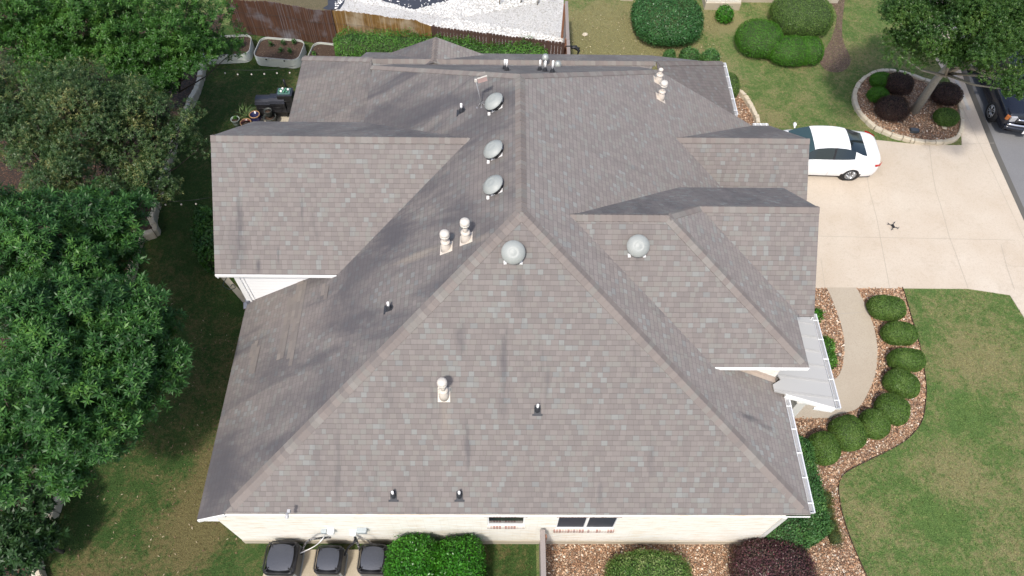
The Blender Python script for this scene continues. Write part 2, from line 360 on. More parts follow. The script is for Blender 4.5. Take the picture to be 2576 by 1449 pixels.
M['soil'] = gravel('garden_soil', [(0, (.075, .045, .028)), (.4, (.10, .062, .04)), (.7, (.06, .036, .022)), (.93, (.17, .12, .08))], 30, .5, (.06, .035, .02), .02)
M['whiterock'] = gravel('white_gravel', [(0, (.74, .73, .70)), (.4, (.80, .79, .77)), (.8, (.66, .64, .6)), (.93, (.5, .47, .42))], 22, .28, (.5, .47, .42))
M['fabric'] = plain('landscape_fabric', (.035, .04, .055), .7, var=.4, scale=5, bump=.6)

def leafmat(name, cols, rough=.45, trans=.25, hue_scale=1.2):
    k = NT(name); g = k.n('NewGeometry'); r = g.outputs['Random Per Island']
    n = k.noise(g.outputs['Position'], hue_scale, 3)
    f = k.math('ADD', k.math('MULTIPLY', r, .5), k.math('ADD', k.math('MULTIPLY', k.math('SUBTRACT', n, .5), 1.5), .25))
    col = k.ramp(f, [(i/(len(cols)-1), c) for i, c in enumerate(cols)])
    k.set(col, rough, spec=.35)
    tr = k.n('BsdfTranslucent', {'Color': k.mix(.5, col, (.15, .28, .02))}); mx = k.n('MixShader', {0: trans, 1: k.b.outputs[0], 2: tr.outputs[0]})
    k.t.links.new(mx.outputs[0], k.out.inputs[0]); return k.mat
M['lf_bright'] = leafmat('leaves_bright', [(.017, .062, .010), (.032, .102, .015), (.058, .155, .024), (.11, .23, .036)])
M['lf_olive'] = leafmat('leaves_olive', [(.020, .052, .017), (.037, .082, .026), (.078, .128, .042), (.30, .28, .10)])
M['lf_dark'] = leafmat('leaves_dark', [(.014, .050, .013), (.027, .088, .020), (.052, .150, .031), (.13, .28, .05)])
M['lf_low'] = leafmat('leaves_low', [(.016, .045, .014), (.03, .075, .022), (.045, .10, .032)])
M['lf_oak'] = leafmat('leaves_oak', [(.016, .045, .010), (.030, .078, .014), (.055, .12, .022), (.11, .18, .035)])
M['lf_box'] = leafmat('leaves_boxwood', [(.050, .105, .016), (.078, .155, .026), (.11, .195, .038), (.15, .23, .055)], hue_scale=3)
M['lf_boxb'] = leafmat('leaves_boxwood_bright', [(.030, .11, .008), (.050, .17, .012), (.075, .22, .018), (.10, .26, .026)], hue_scale=3)
M['lf_vib'] = leafmat('leaves_viburnum', [(.020, .07, .02), (.036, .12, .034), (.06, .17, .05), (.10, .23, .075)], .35, hue_scale=3)
M['lf_priv'] = leafmat('leaves_privet', [(.018, .085, .006), (.032, .15, .010), (.055, .22, .016), (.10, .32, .03)], .32, .2, 2.5)
M['lf_hedge'] = leafmat('leaves_hedge', [(.028, .09, .012), (.058, .16, .022), (.09, .23, .032), (.15, .31, .045)], hue_scale=1.6)
M['lf_jas'] = leafmat('leaves_jasmine', [(.026, .085, .022), (.052, .14, .04), (.08, .20, .05), (.17, .30, .07)], hue_scale=2)
M['lf_vari'] = leafmat('leaves_variegated', [(.03, .085, .012), (.08, .18, .03), (.17, .26, .07), (.38, .42, .18)], hue_scale=4)
M['lf_purp'] = leafmat('leaves_purple', [(.040, .020, .020), (.075, .030, .034), (.10, .035, .045), (.085, .08, .05), (.24, .04, .08)], .4, .1, 4)
M['lf_maroon'] = leafmat('leaves_maroon', [(.034, .022, .016), (.055, .028, .022), (.08, .036, .03), (.07, .06, .03)], .4, .1, 4)
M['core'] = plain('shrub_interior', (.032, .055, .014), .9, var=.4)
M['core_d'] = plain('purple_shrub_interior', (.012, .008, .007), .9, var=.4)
M['bark'] = plain('bark', (.30, .27, .22), .9, var=.35, scale=18, bump=.6)
M['barkd'] = plain('dark_bark', (.07, .055, .042), .9, var=.35, scale=18, bump=.6)

# ------------------------------------------------------------------ the setting: ground, lawns, road, drive, walk, beds
def sheet(name, pts, z, mat, th=None, kind='structure', label=None):
    mb = MB()
    if th: mb.prism(pts, z-th, z)
    else:
        n = len(pts); A = sum(pts[i][0]*pts[(i+1) % n][1]-pts[(i+1) % n][0]*pts[i][1] for i in range(n))
        if A < 0: pts = pts[::-1]
        mb.add([(p[0], p[1], z) for p in pts], [list(range(n))])
    o = mb.build(name, mat); return tag(o, label, None, None, kind)
sheet('ground', [(-300, -300), (300, -300), (300, 300), (-300, 300)], -.30, M['soil'])
KX = 19.32                                                  # kerb line of the street
kerbline = [(KX+.1, -60), (KX, 12), (KX-.05, 16), (KX+.05, 20), (KX+.3, 24), (KX+1.2, 32), (KX+8, 80)]
sheet('road', kerbline+[(60, 80), (60, -60)], -.14, M['asphalt'], .1)
sheet('lawn', [(-80, -60)]+kerbline+[(-80, 80)], 0., M['lawn_front'], .2)
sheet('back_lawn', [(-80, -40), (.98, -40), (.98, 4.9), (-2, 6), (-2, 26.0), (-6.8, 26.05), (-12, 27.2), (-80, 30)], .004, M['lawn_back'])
# driveway with the strip of pavement by the street, one concrete apron cut by joints
dr = px([(1900, 322), (1955, 327), (2205, 353), (2300, 363)])
E2 = px([(2400, 366), (2419, 366), (2413, 262), (2397, 215)])+[(18.7, 26.5), (19.5, 34), (27, 80)]
right = [(KX+8.02, 80), (KX+1.22, 32), (KX+.32, 24), (KX+.07, 20), (KX-.03, 16), (KX+.02, 12), (KX+.12, -60), (KX-1.5, -60)]
south = [(KX-1.45, 9)]+px([(2576, 800), (2540, 743), (2435, 727), (2276, 726), (2060, 726)])+[(8.2, 13.5), (8.2, 18)]
sheet('driveway', dr+E2+right+south, .022, M['drive'], .16)
jm = NT('joint_dirt').set((.36, .32, .265), .95)
mb = MB()
def joint(a, b, w=.02, z=.0265):
    a = Vector(a[:2]); b = Vector(b[:2]); d = (b-a).normalized(); n = Vector((-d.y, d.x))*w/2
    mb.add([(*(a-n), z), (*(b-n), z), (*(b+n), z), (*(a+n), z)], [(0, 1, 2, 3)])
for pts in ([(2177, 420), (2179, 437), (2187, 483), (2205, 550), (2214, 600), (2237, 724)], [(2060, 595), (2184, 598), (2400, 602), (2552, 605)],
            [(2337, 366), (2345, 437), (2354, 483), (2366, 519), (2387, 596), (2400, 630), (2434, 725)], [(2064, 650), (2075, 724)], [(2416, 363), (2500, 361)],
            [(2517, 616), (2531, 670), (2551, 730)], [(2531, 670), (2576, 671)], [(2440, 366), (2452, 362)]):
    W_ = px(pts)
    for a, b in zip(W_[:-1], W_[1:]): joint(a, b, .018 if len(pts) > 2 else .014)
joint((KX-.30, 24), (KX-.34, 12.5), .014); tag(mb.build('driveway_joints', jm), kind='structure')
# gutter pan along the kerb
sheet('kerb', [(KX-.16, 22.3), (KX-.01, 22.3), (KX+.17, 26), (KX+1.1, 32), (KX+.9, 32), (KX+.02, 26)], .03, M['kerb'], .15)
sheet('gutter_strip', [(KX+.06, 12), (KX+.01, 16), (KX+.11, 20), (KX+.36, 24), (KX+1.26, 32), (KX+1.6, 32), (KX+.7, 24), (KX+.45, 20), (KX+.32, 16), (KX+.36, 12)], -.134, NT('gutter_grime').set((.10, .095, .085), .9))
C2 = lambda X, Y: ((2560+X/2.0125)/1.4907, (720+Y/2.0125)/1.4907)      # two enlargements of the photograph
C5 = lambda X, Y: ((2560+X/2.0125)/1.4907, (1440+Y/2.0125)/1.4907)
# curved walkway and porch floor
L = [C2(1085, 724), C2(1120, 800), C2(1165, 920), C2(1200, 1030), C2(1218, 1150), C2(1210, 1270), C2(1185, 1370), C2(1130, 1430)]
R = [C2(1310, 724), C2(1355, 810), C2(1398, 905), C2(1440, 1020), C2(1465, 1160), C2(1465, 1290), C2(1445, 1400), C5(1400, 60), C5(1350, 150), C5(1290, 200), C5(1150, 235)]
Lw = smooth_curve(px(L), 4); Rw = smooth_curve(px(R), 4)
walk = Lw+px([(1985, 968), (1880, 980), (1900, 1100)])+px([C5(828, 262), C5(1115, 258)])+Rw[::-1]
sheet('walkway', walk, .030, M['walk'], .1)
mb = MB(); a, b = px([C2(1165, 922), C2(1392, 905)], .03); joint(a, b, .03, .036); tag(mb.build('walkway_joint', jm), kind='structure')
# river-rock beds
bedR = smooth_curve(px([C2(1655, 724), C2(1690, 830), C2(1720, 940), C2(1778, 1130), C2(1812, 1300), C2(1832, 1449), C5(1832, 100), C5(1812, 250), C5(1760, 350), C5(1650, 450), C5(1450, 555), C5(1280, 640), C5(1200, 700), C5(1173, 780),
            C5(1190, 930), C5(1225, 1060), C5(1275, 1200), C5(1330, 1330), C5(1385, 1449), C5(1460, 1600), C5(1560, 1900)]), 4)
sheet('rock_bed', bedR+px([(1300, 1800), (1366, 1449), (1366, 1358), (1700, 1340)])+[(7, 5), (7, 8)]+px([(2000, 1047), C5(1115, 262)])+px([C5(1150, 240)])+Rw[::-1][2:]+px([C2(1310, 724)]), .014, M['river'])
sheet('rock_strip', Lw+px([(1960, 1000), (1960, 726)]), .014, M['river'])
mb = MB()
for a, b in zip(bedR[:-1], bedR[1:]):
    d = (Vector(b)-Vector(a)); L_ = d.length; c = (Vector(a)+Vector(b))/2
    mb.box((c.x, c.y, .03), (L_+.01, .012, .07), rz=math.atan2(d.y, d.x))
tag(mb.build('bed_edging', plain('edging_steel', (.07, .045, .03), .7, .3, .3)), 'thin rusty metal edging strip between the rock bed and the front lawn', 'lawn edging')
# back bed under the trees, with its stone border
mul = smooth_curve(px([(516, 168), (500, 232), (452, 330), (434, 395), (404, 490), (396, 530), (388, 562), (398, 590), (360, 606), (344, 645), (336, 692), (300, 800), (262, 900), (228, 1040), (174, 1190), (148, 1275), (124, 1345), (100, 1400), (100, 1425), (112, 1470)]), 3)
sheet('leaf_bed', mul+[(-13, -20), (-40, -20), (-40, 28), (-12.6, 28)], .012, M['mulch'])
def border(name, path, w, h, gaps=(), z=0., lab=None, blk=.42):
    "a low wall of laid stones following a path"
    mb = MB(); P = [Vector(p) for p in path]; acc = 0.
    pts = [P[0]]
    for a, b in zip(P[:-1], P[1:]):
        L_ = (b-a).length; k = max(1, round(L_/.1))
        for i in range(1, k+1): pts.append(a+(b-a)*i/k)
    i = 0
    while i < len(pts)-2:
        j = min(len(pts)-1, i+max(2, int(blk*rnd.uniform(.6, 1.3)/.1)))
        seg = pts[i:j+1]; ww = w*rnd.uniform(.85, 1.12); hh = h*rnd.uniform(.88, 1.1)
        top = []; 
        for q, p in enumerate(seg):
            t = (seg[min(q+1, len(seg)-1)]-seg[max(q-1, 0)]).normalized(); n = Vector((-t.y, t.x))
            e = .012*t if q == 0 else (-.012*t if q == len(seg)-1 else Vector((0, 0)))
            jx = rnd.uniform(-.012, .012)
            top.append((p+e+n*(ww/2+jx), p+e-n*(ww/2-jx)))
        m = len(top); vs = []; 
        for a, b in top: vs += [(a.x, a.y, z), (a.x, a.y, z+hh*.86), (a.x*.9+b.x*.1, a.y*.9+b.y*.1, z+hh), (b.x*.9+a.x*.1, b.y*.9+a.y*.1, z+hh), (b.x, b.y, z+hh*.86), (b.x, b.y, z)]
        fs = []
        for q in range(m-1):
            for k in range(5): fs.append((q*6+k, q*6+k+1, (q+1)*6+k+1, (q+1)*6+k))
        fs += [(0, 1, 2, 3, 4, 5), tuple((m-1)*6+k for k in (5, 4, 3, 2, 1, 0))]
        mb.add(vs, fs); i = j
    o = mb.build(name, M['edging']); return tag(o, lab, 'stone border')
border('stone_border', mul, .22, .32, lab='long low limestone border winding under the trees beside the shaded back lawn')
# island bed round the oak
ring = px([C(*p) for C, pts in ((lambda X, Y: ((2560+X/2.0125)/1.4907, (Y/2.0125)/1.4907), [(1600, 555), (1510, 550), (1400, 580), (1320, 650), (1290, 740), (1310, 830), (1360, 900), (1430, 965), (1520, 1010), (1650, 1055), (1800, 1082), (1950, 1085), (2050, 1060), (2090, 1000), (2098, 930), (2085, 840), (2060, 770), (2000, 700), (1900, 650), (1800, 612), (1700, 580)]),) for p in pts])
ringc = smooth_curve(ring, 5, True)
sheet('island_bed', ringc, .06, M['river'], .1)
border('stone_border', ringc+ringc[:1], .17, .17, lab='closed oval limestone border round the oak tree bed')
Z3 = lambda X, Y: ((2560+X/2.0125)/1.4907, (Y/2.0125)/1.4907)
nb = smooth_curve(px([Z3(x, y) for x, y in ((372, 680), (440, 725), (490, 780), (525, 850), (550, 905), (562, 960))]), 5)
sheet('corner_bed', nb+[(10.2, 18.7), (7.5, 18.7), (7.5, 22.3)], .012, M['river'])
border('stone_border', nb, .17, .22, lab='short curved limestone border at the corner bed behind the garage')
# neighbour's gravel yard, bare earth strips
wg = px([(842, 29), (866, 0), (890, -40)])+[(-5.5, 34), (2.9, 34), (2.62, 26.6), (2.5, 24.1), (-3.0, 24.95), (-7.2, 26.1)]
sheet('white_gravel', wg, .010, M['whiterock'])
sheet('dry_verge', px([(560, -40), (880, -60), (868, -2), (845, 30), (600, 4)]), .008, gravel('dry_turf', [(0, (.17, .14, .075)), (.4, (.13, .115, .055)), (.8, (.21, .17, .1))], 40, .3, (.12, .1, .05), .02))
CF = lambda X, Y: ((1180+X/4.025)/1.4907, Y/4.025/1.4907)
fab = smooth_curve(px([CF(*q) for q in ((900, -40), (1070, 30), (1200, 60), (1290, 90), (1400, 130), (1520, 145), (1600, 120), (1750, 90), (1850, 50), (1970, 30), (2100, -40))]), 3)
sheet('garden_fabric', fab, .016, M['fabric'])
fab2 = px([CF(*q) for q in ((120, 130), (200, 80), (195, -30), (470, -30), (440, 60), (380, 145), (200, 155))]); sheet('garden_fabric', fab2, .02, M['fabric'])
sheet('mulch_strip', smooth_curve(px([(2085, 0), (2105, 40), (2090, 100), (2062, 150), (2080, 178), (2120, 180), (2140, 150), (2118, 90), (2125, 0)]), 3), .012, gravel('brown_mulch', [(0, (.16, .10, .07)), (.4, (.21, .145, .10)), (.7, (.12, .08, .06)), (.9, (.3, .22, .15))], 26, .5, (.12, .08, .06), .03))
# terrace behind the house and the concrete edging by the wing wall
sheet('patio', [*px([(655, 287), (690, 262), (740, 262), (740, 400), (640, 330)])], .05, M['slab'], .1)
cur = px([(548, 690), (568, 690), (590, 717), (618, 745), (632, 762), (612, 762), (590, 737)])
sheet('edge_slab', cur, .06, M['slab'], .1)
sheet('ac_pad', [(-6.75, 2.9), (-2.6, 2.9), (-2.6, 4.72), (-6.35, 4.72)], .04, concrete('stained_pad', (.42, .37, .28), (.30, .25, .17), speck=.6, dark=(.12, .09, .06)), .1)

# loose stones and fallen leaves, nobody could count them
def scatter(name, polys, n, size, z, mat, flat=.6, kind='stuff', avoid=None):
    from mathutils.geometry import intersect_point_line
    V = []; Fc = []
    ico = [(0, 0, 1), (.89, 0, .45), (.28, .85, .45), (-.72, .53, .45), (-.72, -.53, .45), (.28, -.85, .45), (.72, .53, -.45), (-.28, .85, -.45), (-.89, 0, -.45), (-.28, -.85, -.45), (.72, -.53, -.45)]
    fs = [(0, 1, 2), (0, 2, 3), (0, 3, 4), (0, 4, 5), (0, 5, 1), (1, 6, 2), (2, 7, 3), (3, 8, 4), (4, 9, 5), (5, 10, 1), (2, 6, 7), (3, 7, 8), (4, 8, 9), (5, 9, 10), (1, 10, 6)]
    def inside(p, poly):
        c = False; j = len(poly)-1
        for i in range(len(poly)):
            if (poly[i][1] > p[1]) != (poly[j][1] > p[1]) and p[0] < (poly[j][0]-poly[i][0])*(p[1]-poly[i][1])/(poly[j][1]-poly[i][1])+poly[i][0]: c = not c
            j = i
        return c
    for poly, m in polys:
        x0, x1 = min(p[0] for p in poly), max(p[0] for p in poly); y0, y1 = min(p[1] for p in poly), max(p[1] for p in poly); k = 0; tries = 0
        while k < m and tries < m*12:
            tries += 1
            p = (rnd.uniform(x0, x1), rnd.uniform(y0, y1))
            if not inside(p, poly) or (avoid and inside(p, avoid) and rnd.random() < .9): continue
            k += 1; s = size*rnd.uniform(.6, 1.5); a = rnd.uniform(0, 6.28); sx, sy, sz = s*rnd.uniform(.8, 1.3), s*rnd.uniform(.6, 1), s*flat*rnd.uniform(.7, 1.2)
            b = len(V); ca, sa = math.cos(a), math.sin(a)
            for v in ico: V.append((p[0]+ca*v[0]*sx-sa*v[1]*sy, p[1]+sa*v[0]*sx+ca*v[1]*sy, z+v[2]*sz))
            Fc += [(b+i, b+j, b+q) for i, j, q in fs]
    me = bpy.data.meshes.new(name); me.from_pydata(V, [], Fc); me.materials.append(mat); me.update()
    o = bpy.data.objects.new(name, me); COL.objects.link(o); return tag(o, kind=kind)
def stonemat(name, cols):
    k = NT(name); r = k.n('NewGeometry').outputs['Random Per Island']; return k.set(k.ramp(r, cols, 'CONSTANT'), .75)
rivm = stonemat('pebble_stone', RV)
bedpoly = bedR+px([(1900, 1500), (1366, 1449), (1366, 1358), (1900, 1345)])+[(7.2, 5.2), (7.2, 7.5)]+px([(2000, 1047), C5(1115, 262), C5(1150, 240)])+Rw[::-1][2:]
stripA = Rw[:30]+bedR[:26][::-1]
scatter('river_pebbles', [(bedpoly, 4200), (stripA, 1500), (Lw+px([(1990, 940), (2020, 726)]), 1200), (ringc, 1500), (nb+[(9.2, 18.9), (8.4, 19), (8.6, 21.5)], 700)], 0, .026, .03, rivm)
scatter('river_pebbles', [(ringc, 1300)], 0, .03, .075, rivm)
scatter('white_pebbles', [([p for p in wg if p[1] < 30]+[(2.8, 29.5), (-7.8, 29.5)], 5200)], 0, .034, .026, stonemat('white_pebble', [(0, (.76, .75, .72)), (.5, (.82, .81, .79)), (.85, (.62, .6, .56))]), avoid=fab)
def litter(name, poly, n, cols, size):
    V = []; Fc = []; x0, x1 = min(p[0] for p in poly), max(p[0] for p in poly); y0, y1 = min(p[1] for p in poly), max(p[1] for p in poly)
    for _ in range(n):
        x, y = rnd.uniform(x0, x1), rnd.uniform(y0, y1); a = rnd.uniform(0, 6.28); l = size*rnd.uniform(.5, 1.5); ww = l*.35; ca, sa = math.cos(a), math.sin(a)
        b = len(V)
        for q in ((-l, 0, .01), (0, -ww, .03), (l, 0, .012), (0, ww, .03)): V.append((x+ca*q[0]-sa*q[1], y+sa*q[0]+ca*q[1], .008+q[2]))
        Fc.append((b, b+1, b+2, b+3))
    me = bpy.data.meshes.new(name); me.from_pydata(V, [], Fc); me.materials.append(stonemat(name, cols)); me.update()
    o = bpy.data.objects.new(name, me); COL.objects.link(o); return tag(o, kind='stuff')
litter('fallen_leaves', [(-12.2, 3.2), (-7.2, 3.2), (-7.2, 13), (-12.2, 13)], 420, [(0, (.20, .13, .07)), (.4, (.3, .24, .14)), (.7, (.12, .07, .04)), (.9, (.42, .36, .24))], .035)
litter('fallen_leaves', [(2.9, 22.4), (9.5, 22.4), (9.5, 28.2), (2.9, 28.2)], 460, [(0, (.5, .43, .26)), (.4, (.34, .25, .14)), (.7, (.6, .53, .33)), (.9, (.2, .13, .08))], .035)

# ------------------------------------------------------------------ the house
house = empty('house', (0, 12, 0), 'large single house under steep brown shingled hip and gable roofs with pale stone walls', 'house')
def hp(mb, name, mats, parent=None):
    "a part of the house; meshes are in world coordinates"
    o = mb.build(name, mats, parent or house); par = parent or house
    p = par; off = Vector((0, 0, 0))
    while p: off += p.location; p = p.parent
    o.data.transform(Matrix.Translation(-off)); return o
mS, mE, XR, ZR, EZ, EY = .785, .632, .43, 7.53, 2.946, 4.92
YA = EY+(ZR-EZ)/mS; YN = 15.52
zE = lambda x: ZR-mE*(x-XR)
zW = lambda x: ZR-mE*(XR-x)
zS = lambda y: EZ+mS*(y-EY)
PE = ((mE, 0, 1), ZR+mE*XR); PW = ((-mE, 0, 1), ZR-mE*XR); PS = ((0, -mS, 1), EZ-mS*EY); PN = ((0, mS, 1), ZR+mS*YN)
def uvdir(m, axis):
    k = math.sqrt(1+m*m)
    if axis == 'y': return lambda p: (p[0], p[1]*k)            # slope runs along y
    return lambda p: (p[1], p[0]*k)
TH = .05
roofs = {}
def R_(key): return roofs.setdefault(key, MB())
uS, uE = uvdir(mS, 'y'), uvdir(mE, 'x')
uN = lambda p: (p[0], -p[1]*math.sqrt(1+mS*mS))
uWest = lambda p: (p[1], p[0]*math.sqrt(1+mE*mE)); uEast = lambda p: (p[1], -p[0]*math.sqrt(1+mE*mE))
xl = XR-(ZR-EZ)/mE; xh = XR+(ZR-EZ)/mE
A, B = (XR, YA, ZR), (XR, YN, ZR)
R_('sh_front').slab([(xl, EY, EZ), (xh, EY, EZ), A], TH, uS)
WX = -7.66
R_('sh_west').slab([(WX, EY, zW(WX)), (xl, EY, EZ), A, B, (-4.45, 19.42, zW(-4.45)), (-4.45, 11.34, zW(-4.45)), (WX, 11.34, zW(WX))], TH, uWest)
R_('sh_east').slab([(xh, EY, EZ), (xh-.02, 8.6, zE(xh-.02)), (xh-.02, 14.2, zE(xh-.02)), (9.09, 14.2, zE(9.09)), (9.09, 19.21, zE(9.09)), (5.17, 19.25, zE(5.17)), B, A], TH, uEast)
# north-east strip whose courses turn the corner
a1, a2 = Vector(onP(1690, 222, PE)), Vector(onP(1800, 228, PE)); du = (a2-a1).normalized(); nn = Vector((mE, 0, 1)).normalized(); dv = nn.cross(du)
uNE = lambda p: (Vector(p).dot(du), Vector(p).dot(dv))
R_('sh_north2').slab([(5.17, 19.26, zE(5.17)), (8.30, 19.22, zE(8.30)), (8.30, 22.08, zE(8.30)), (5.16, 19.66, zE(5.16))], TH, uNE)
# rear slope below the hips, the rear strip and its ridge
R_('sh_north').slab([B, (5.17, 19.25, zE(5.17)), (4.9, 20.92, 3.27), (-4.0, 20.98, 3.22), (-4.45, 19.42, zW(-4.45))], TH, uN)
ur = lambda p: (p[0], p[1]*1.17)
R_('sh_north').slab([(-5.3, 20.72, 3.16), (5.3, 20.80, 3.19), (5.5, 21.08, 3.36), (-5.3, 21.07, 3.35)], TH, ur)
R_('sh_north').slab([(-5.3, 21.07, 3.35), (5.5, 21.08, 3.36), (8.30, 22.08, 2.5), (5.6, 22.6, 2.4), (-5.3, 22.6, 2.4)], TH, uN)
# low-pitched patio roof on the west side
zl = 3.70; zi = 4.40
lw = [at(762, 145, zl), at(727, 307, zl), at(920, 307, zi), at(935, 165, zi), at(935, 149, zi)]
lw[1] = (lw[0][0], lw[1][1]-.9, zl); lw.insert(2, (lw[2][0], lw[1][1], zi))
al = Vector((1, .0, (zi-zl)/(lw[2][0]-lw[0][0]))).normalized()
ulw = lambda p: (p[0]*1.03, p[1])
R_('sh_lowwest').slab(lw, .22, lambda p: (p[1], p[0]*1.03))
# rear gable with its ridge pointing away
zp = 3.4; pk = at(1096, 93, zp); wr = onY(945, 146, pk[1]); er = onY(1250, 149, pk[1])
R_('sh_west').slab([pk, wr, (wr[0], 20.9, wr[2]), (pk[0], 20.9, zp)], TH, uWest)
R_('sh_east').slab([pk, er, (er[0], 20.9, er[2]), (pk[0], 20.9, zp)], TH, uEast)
# west wing (eaves high above the main slope)
LY, LZ = 13.95, 6.68; LS = 11.02; LE = LZ-mS*(LY-LS); LN = LY+(LZ-LE)*1.0/mS-.15; LX = -7.90
lap = XR-(ZR-LZ)/mE; lvx = XR-(ZR-LE)/mE
R_('sh_wing').slab([(LX, LS, LE), (lvx+.02, LS, LE), (lap+.03, LY, LZ), (LX, LY, LZ)], TH, uS)
LNZ = LZ-mS*(LN-LY)
R_('sh_north').slab([(LX, LY, LZ), (lap+.03, LY, LZ), (XR-(ZR-LNZ)/mE, LN, LNZ), (LX, LN, LNZ)], TH, uN)
# east wing over the porch side: a hip and a gable that share the rear slope
GY, GZ, GS = 11.3, 6.74, 8.28; GE = GZ-mS*(GY-GS); gap = XR+(ZR-GZ)/mE; gvx = XR+(ZR-GE)/mE; GX = 7.88
hx = GX-(GZ-GE)/mE; R2Y, R2Z = 12.14, 6.07; R2X = 8.40; rx = hx+(GZ-R2Z)/mE; NE_, NEz = 14.17, GZ-mS*(14.17-GY)
R_('sh_wing').slab([(gvx-.02, GS, GE), (GX, GS, GE), (hx, GY, GZ), (gap-.03, GY, GZ)], TH, uS)
S2S = 9.86; S2E = R2Z-mS*(R2Y-S2S)
vx2 = hx+(GZ-S2E)/mE; uEg = uEast
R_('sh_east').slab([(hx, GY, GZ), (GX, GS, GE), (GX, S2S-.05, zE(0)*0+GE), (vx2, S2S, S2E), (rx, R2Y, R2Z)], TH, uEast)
R_('sh_wing').slab([(rx, R2Y, R2Z), (vx2, S2S, S2E), (R2X, S2S, S2E), (R2X, R2Y, R2Z)], TH, uS)
R_('sh_north').slab([(gap-.03, GY, GZ), (hx, GY, GZ), (rx, R2Y, R2Z), (R2X, R2Y, R2Z), (R2X, NE_+.05, NEz-.04), (XR+(ZR-NEz)/mE, NE_, NEz)], TH, uN)
# garage wing
KY, KZ, KXx = 16.32, 4.35, 9.70; kap = XR+(ZR-KZ)/mE
R_('sh_wing').slab([(kap-.03, KY, KZ), (XR+(ZR-2.0)/mE, KY-(KZ-2.0)/mS, 2.0), (KXx, KY-(KZ-2.0)/mS, 2.0), (KXx, KY, KZ)], TH, uS)
R_('sh_north').slab([(kap-.03, KY, KZ), (KXx, KY, KZ), (KXx, 19.22, KZ-mS*(19.22-KY)), (9.12, 19.22, KZ-mS*(19.22-KY))], TH, uN)
M['sh_north2'] = shingles('shingles_corner', .06, .3, 71., tan=.0)
roof = empty('roof', (0, 0, 0)); roof.parent = house; roof.location = (0, 0, 2.5)
rm = MB(); names = list(roofs); 
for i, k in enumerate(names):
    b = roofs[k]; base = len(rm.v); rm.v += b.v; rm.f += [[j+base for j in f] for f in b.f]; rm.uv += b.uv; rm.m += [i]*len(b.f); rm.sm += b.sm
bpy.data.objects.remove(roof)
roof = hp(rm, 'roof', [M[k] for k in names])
# ridge and hip caps: overlapping bent shingles
cap = MB()
def caps(a, b, w=.15, n1=None, n2=None, step=.15, lift=.012):
    a, b = Vector(a), Vector(b); d = (b-a); L_ = d.length; d.normalize(); k = max(1, int(L_/step))
    side = d.cross(Vector((0, 0, 1))).normalized()
    def down(n):           # direction on the slope with normal n, square to the ridge
        n = Vector(n).normalized(); q = d.cross(n).normalized()
        if q.z > 0: q = -q
        return q
    q1, q2 = down(n1), down(n2)
    if q1.dot(side) < q2.dot(side): q1, q2 = q2, q1
    for i in range(k+1):
        s0 = a+d*min(L_, i*step); s1 = a+d*min(L_, i*step+step*1.25)
        if (s1-s0).length < .03: continue
        up = Vector((0, 0, lift)); hi = Vector((0, 0, lift+.013))
        p = [s0+q1*w+hi, s0+hi*1.0+Vector((0, 0, .006)), s0+q2*w+hi, s1+q2*w+up, s1+up, s1+q1*w+up]
        c = rnd.random()*50
        cap.add(p+[v-Vector((0, 0, .02)) for v in p], [(0, 1, 4, 5), (1, 2, 3, 4), (0, 6, 7, 1), (1, 7, 8, 2), (2, 8, 9, 3), (5, 11, 6, 0)], None)
        for f in range(6): cap.uv[-6+f] = [(c, c)]*4
nS, nN, nE, nW = (0, -mS, 1), (0, mS, 1), (mE, 0, 1), (-mE, 0, 1)
caps((xl+.18, 5.08, EZ+.11), A, .17, nS, nW); caps((xh-.17, 5.07, EZ+.10), A, .17, nS, nE); caps(A, B, .16, nE, nW)
caps((-4.45, 19.42, zW(-4.45)), B, .15, nN, nW); caps((5.17, 19.25, zE(5.17)), B, .15, nN, nE)
caps((LX, LY, LZ), (lap, LY, LZ), .16, nS, nN); caps((KXx, KY, KZ), (kap, KY, KZ), .16, nS, nN)
caps((gap, GY, GZ), (hx, GY, GZ), .16, nS, nN); caps((GX-.13, GS+.12, GE+.09), (hx, GY, GZ), .16, nS, nE); caps((rx, R2Y, R2Z), (hx, GY, GZ), .14, nN, nE); caps((R2X, R2Y, R2Z), (rx, R2Y, R2Z), .16, nS, nN)
caps((-4.8, 21.07, 3.35), (5.5, 21.08, 3.36), .16, (0, -.6, 1), nN); caps((5.2, 19.66, zE(5.2)+.01), (8.28, 22.06, zE(8.28)+.01), .16, nE, (0, .6, 1))
caps((pk[0], 20.95, zp), (pk[0], pk[1], zp), .15, nE, nW); caps((lw[0][0], lw[0][1], zl), lw[-1], .15, (0, .3, 1), (-.2, 0, 1)) 
capm = NT('cap_shingles'); uvn = capm.n('UVMap').outputs[0]; wnn = capm.n('TexWhiteNoise', {'Vector': uvn}).outputs[0]; gp = capm.n('NewGeometry').outputs['Position']
cc = capm.ramp(wnn, [(0, (.180, .155, .142)), (.3, (.200, .173, .157)), (.6, (.194, .180, .163)), (.8, (.215, .2, .182)), (.93, (.165, .146, .136))], 'CONSTANT')
cc = capm.mix(capm.math('MULTIPLY', capm.math('SUBTRACT', capm.noise(gp, 60, 3, .7), .4), .6, clamp=True), cc, (.13, .12, .11))
capm.set(cc, .93, bump=capm.noise(gp, 80, 2), bs=.3, bd=.004, spec=.25)
hp(cap, 'ridge_cap', capm.mat, roof)
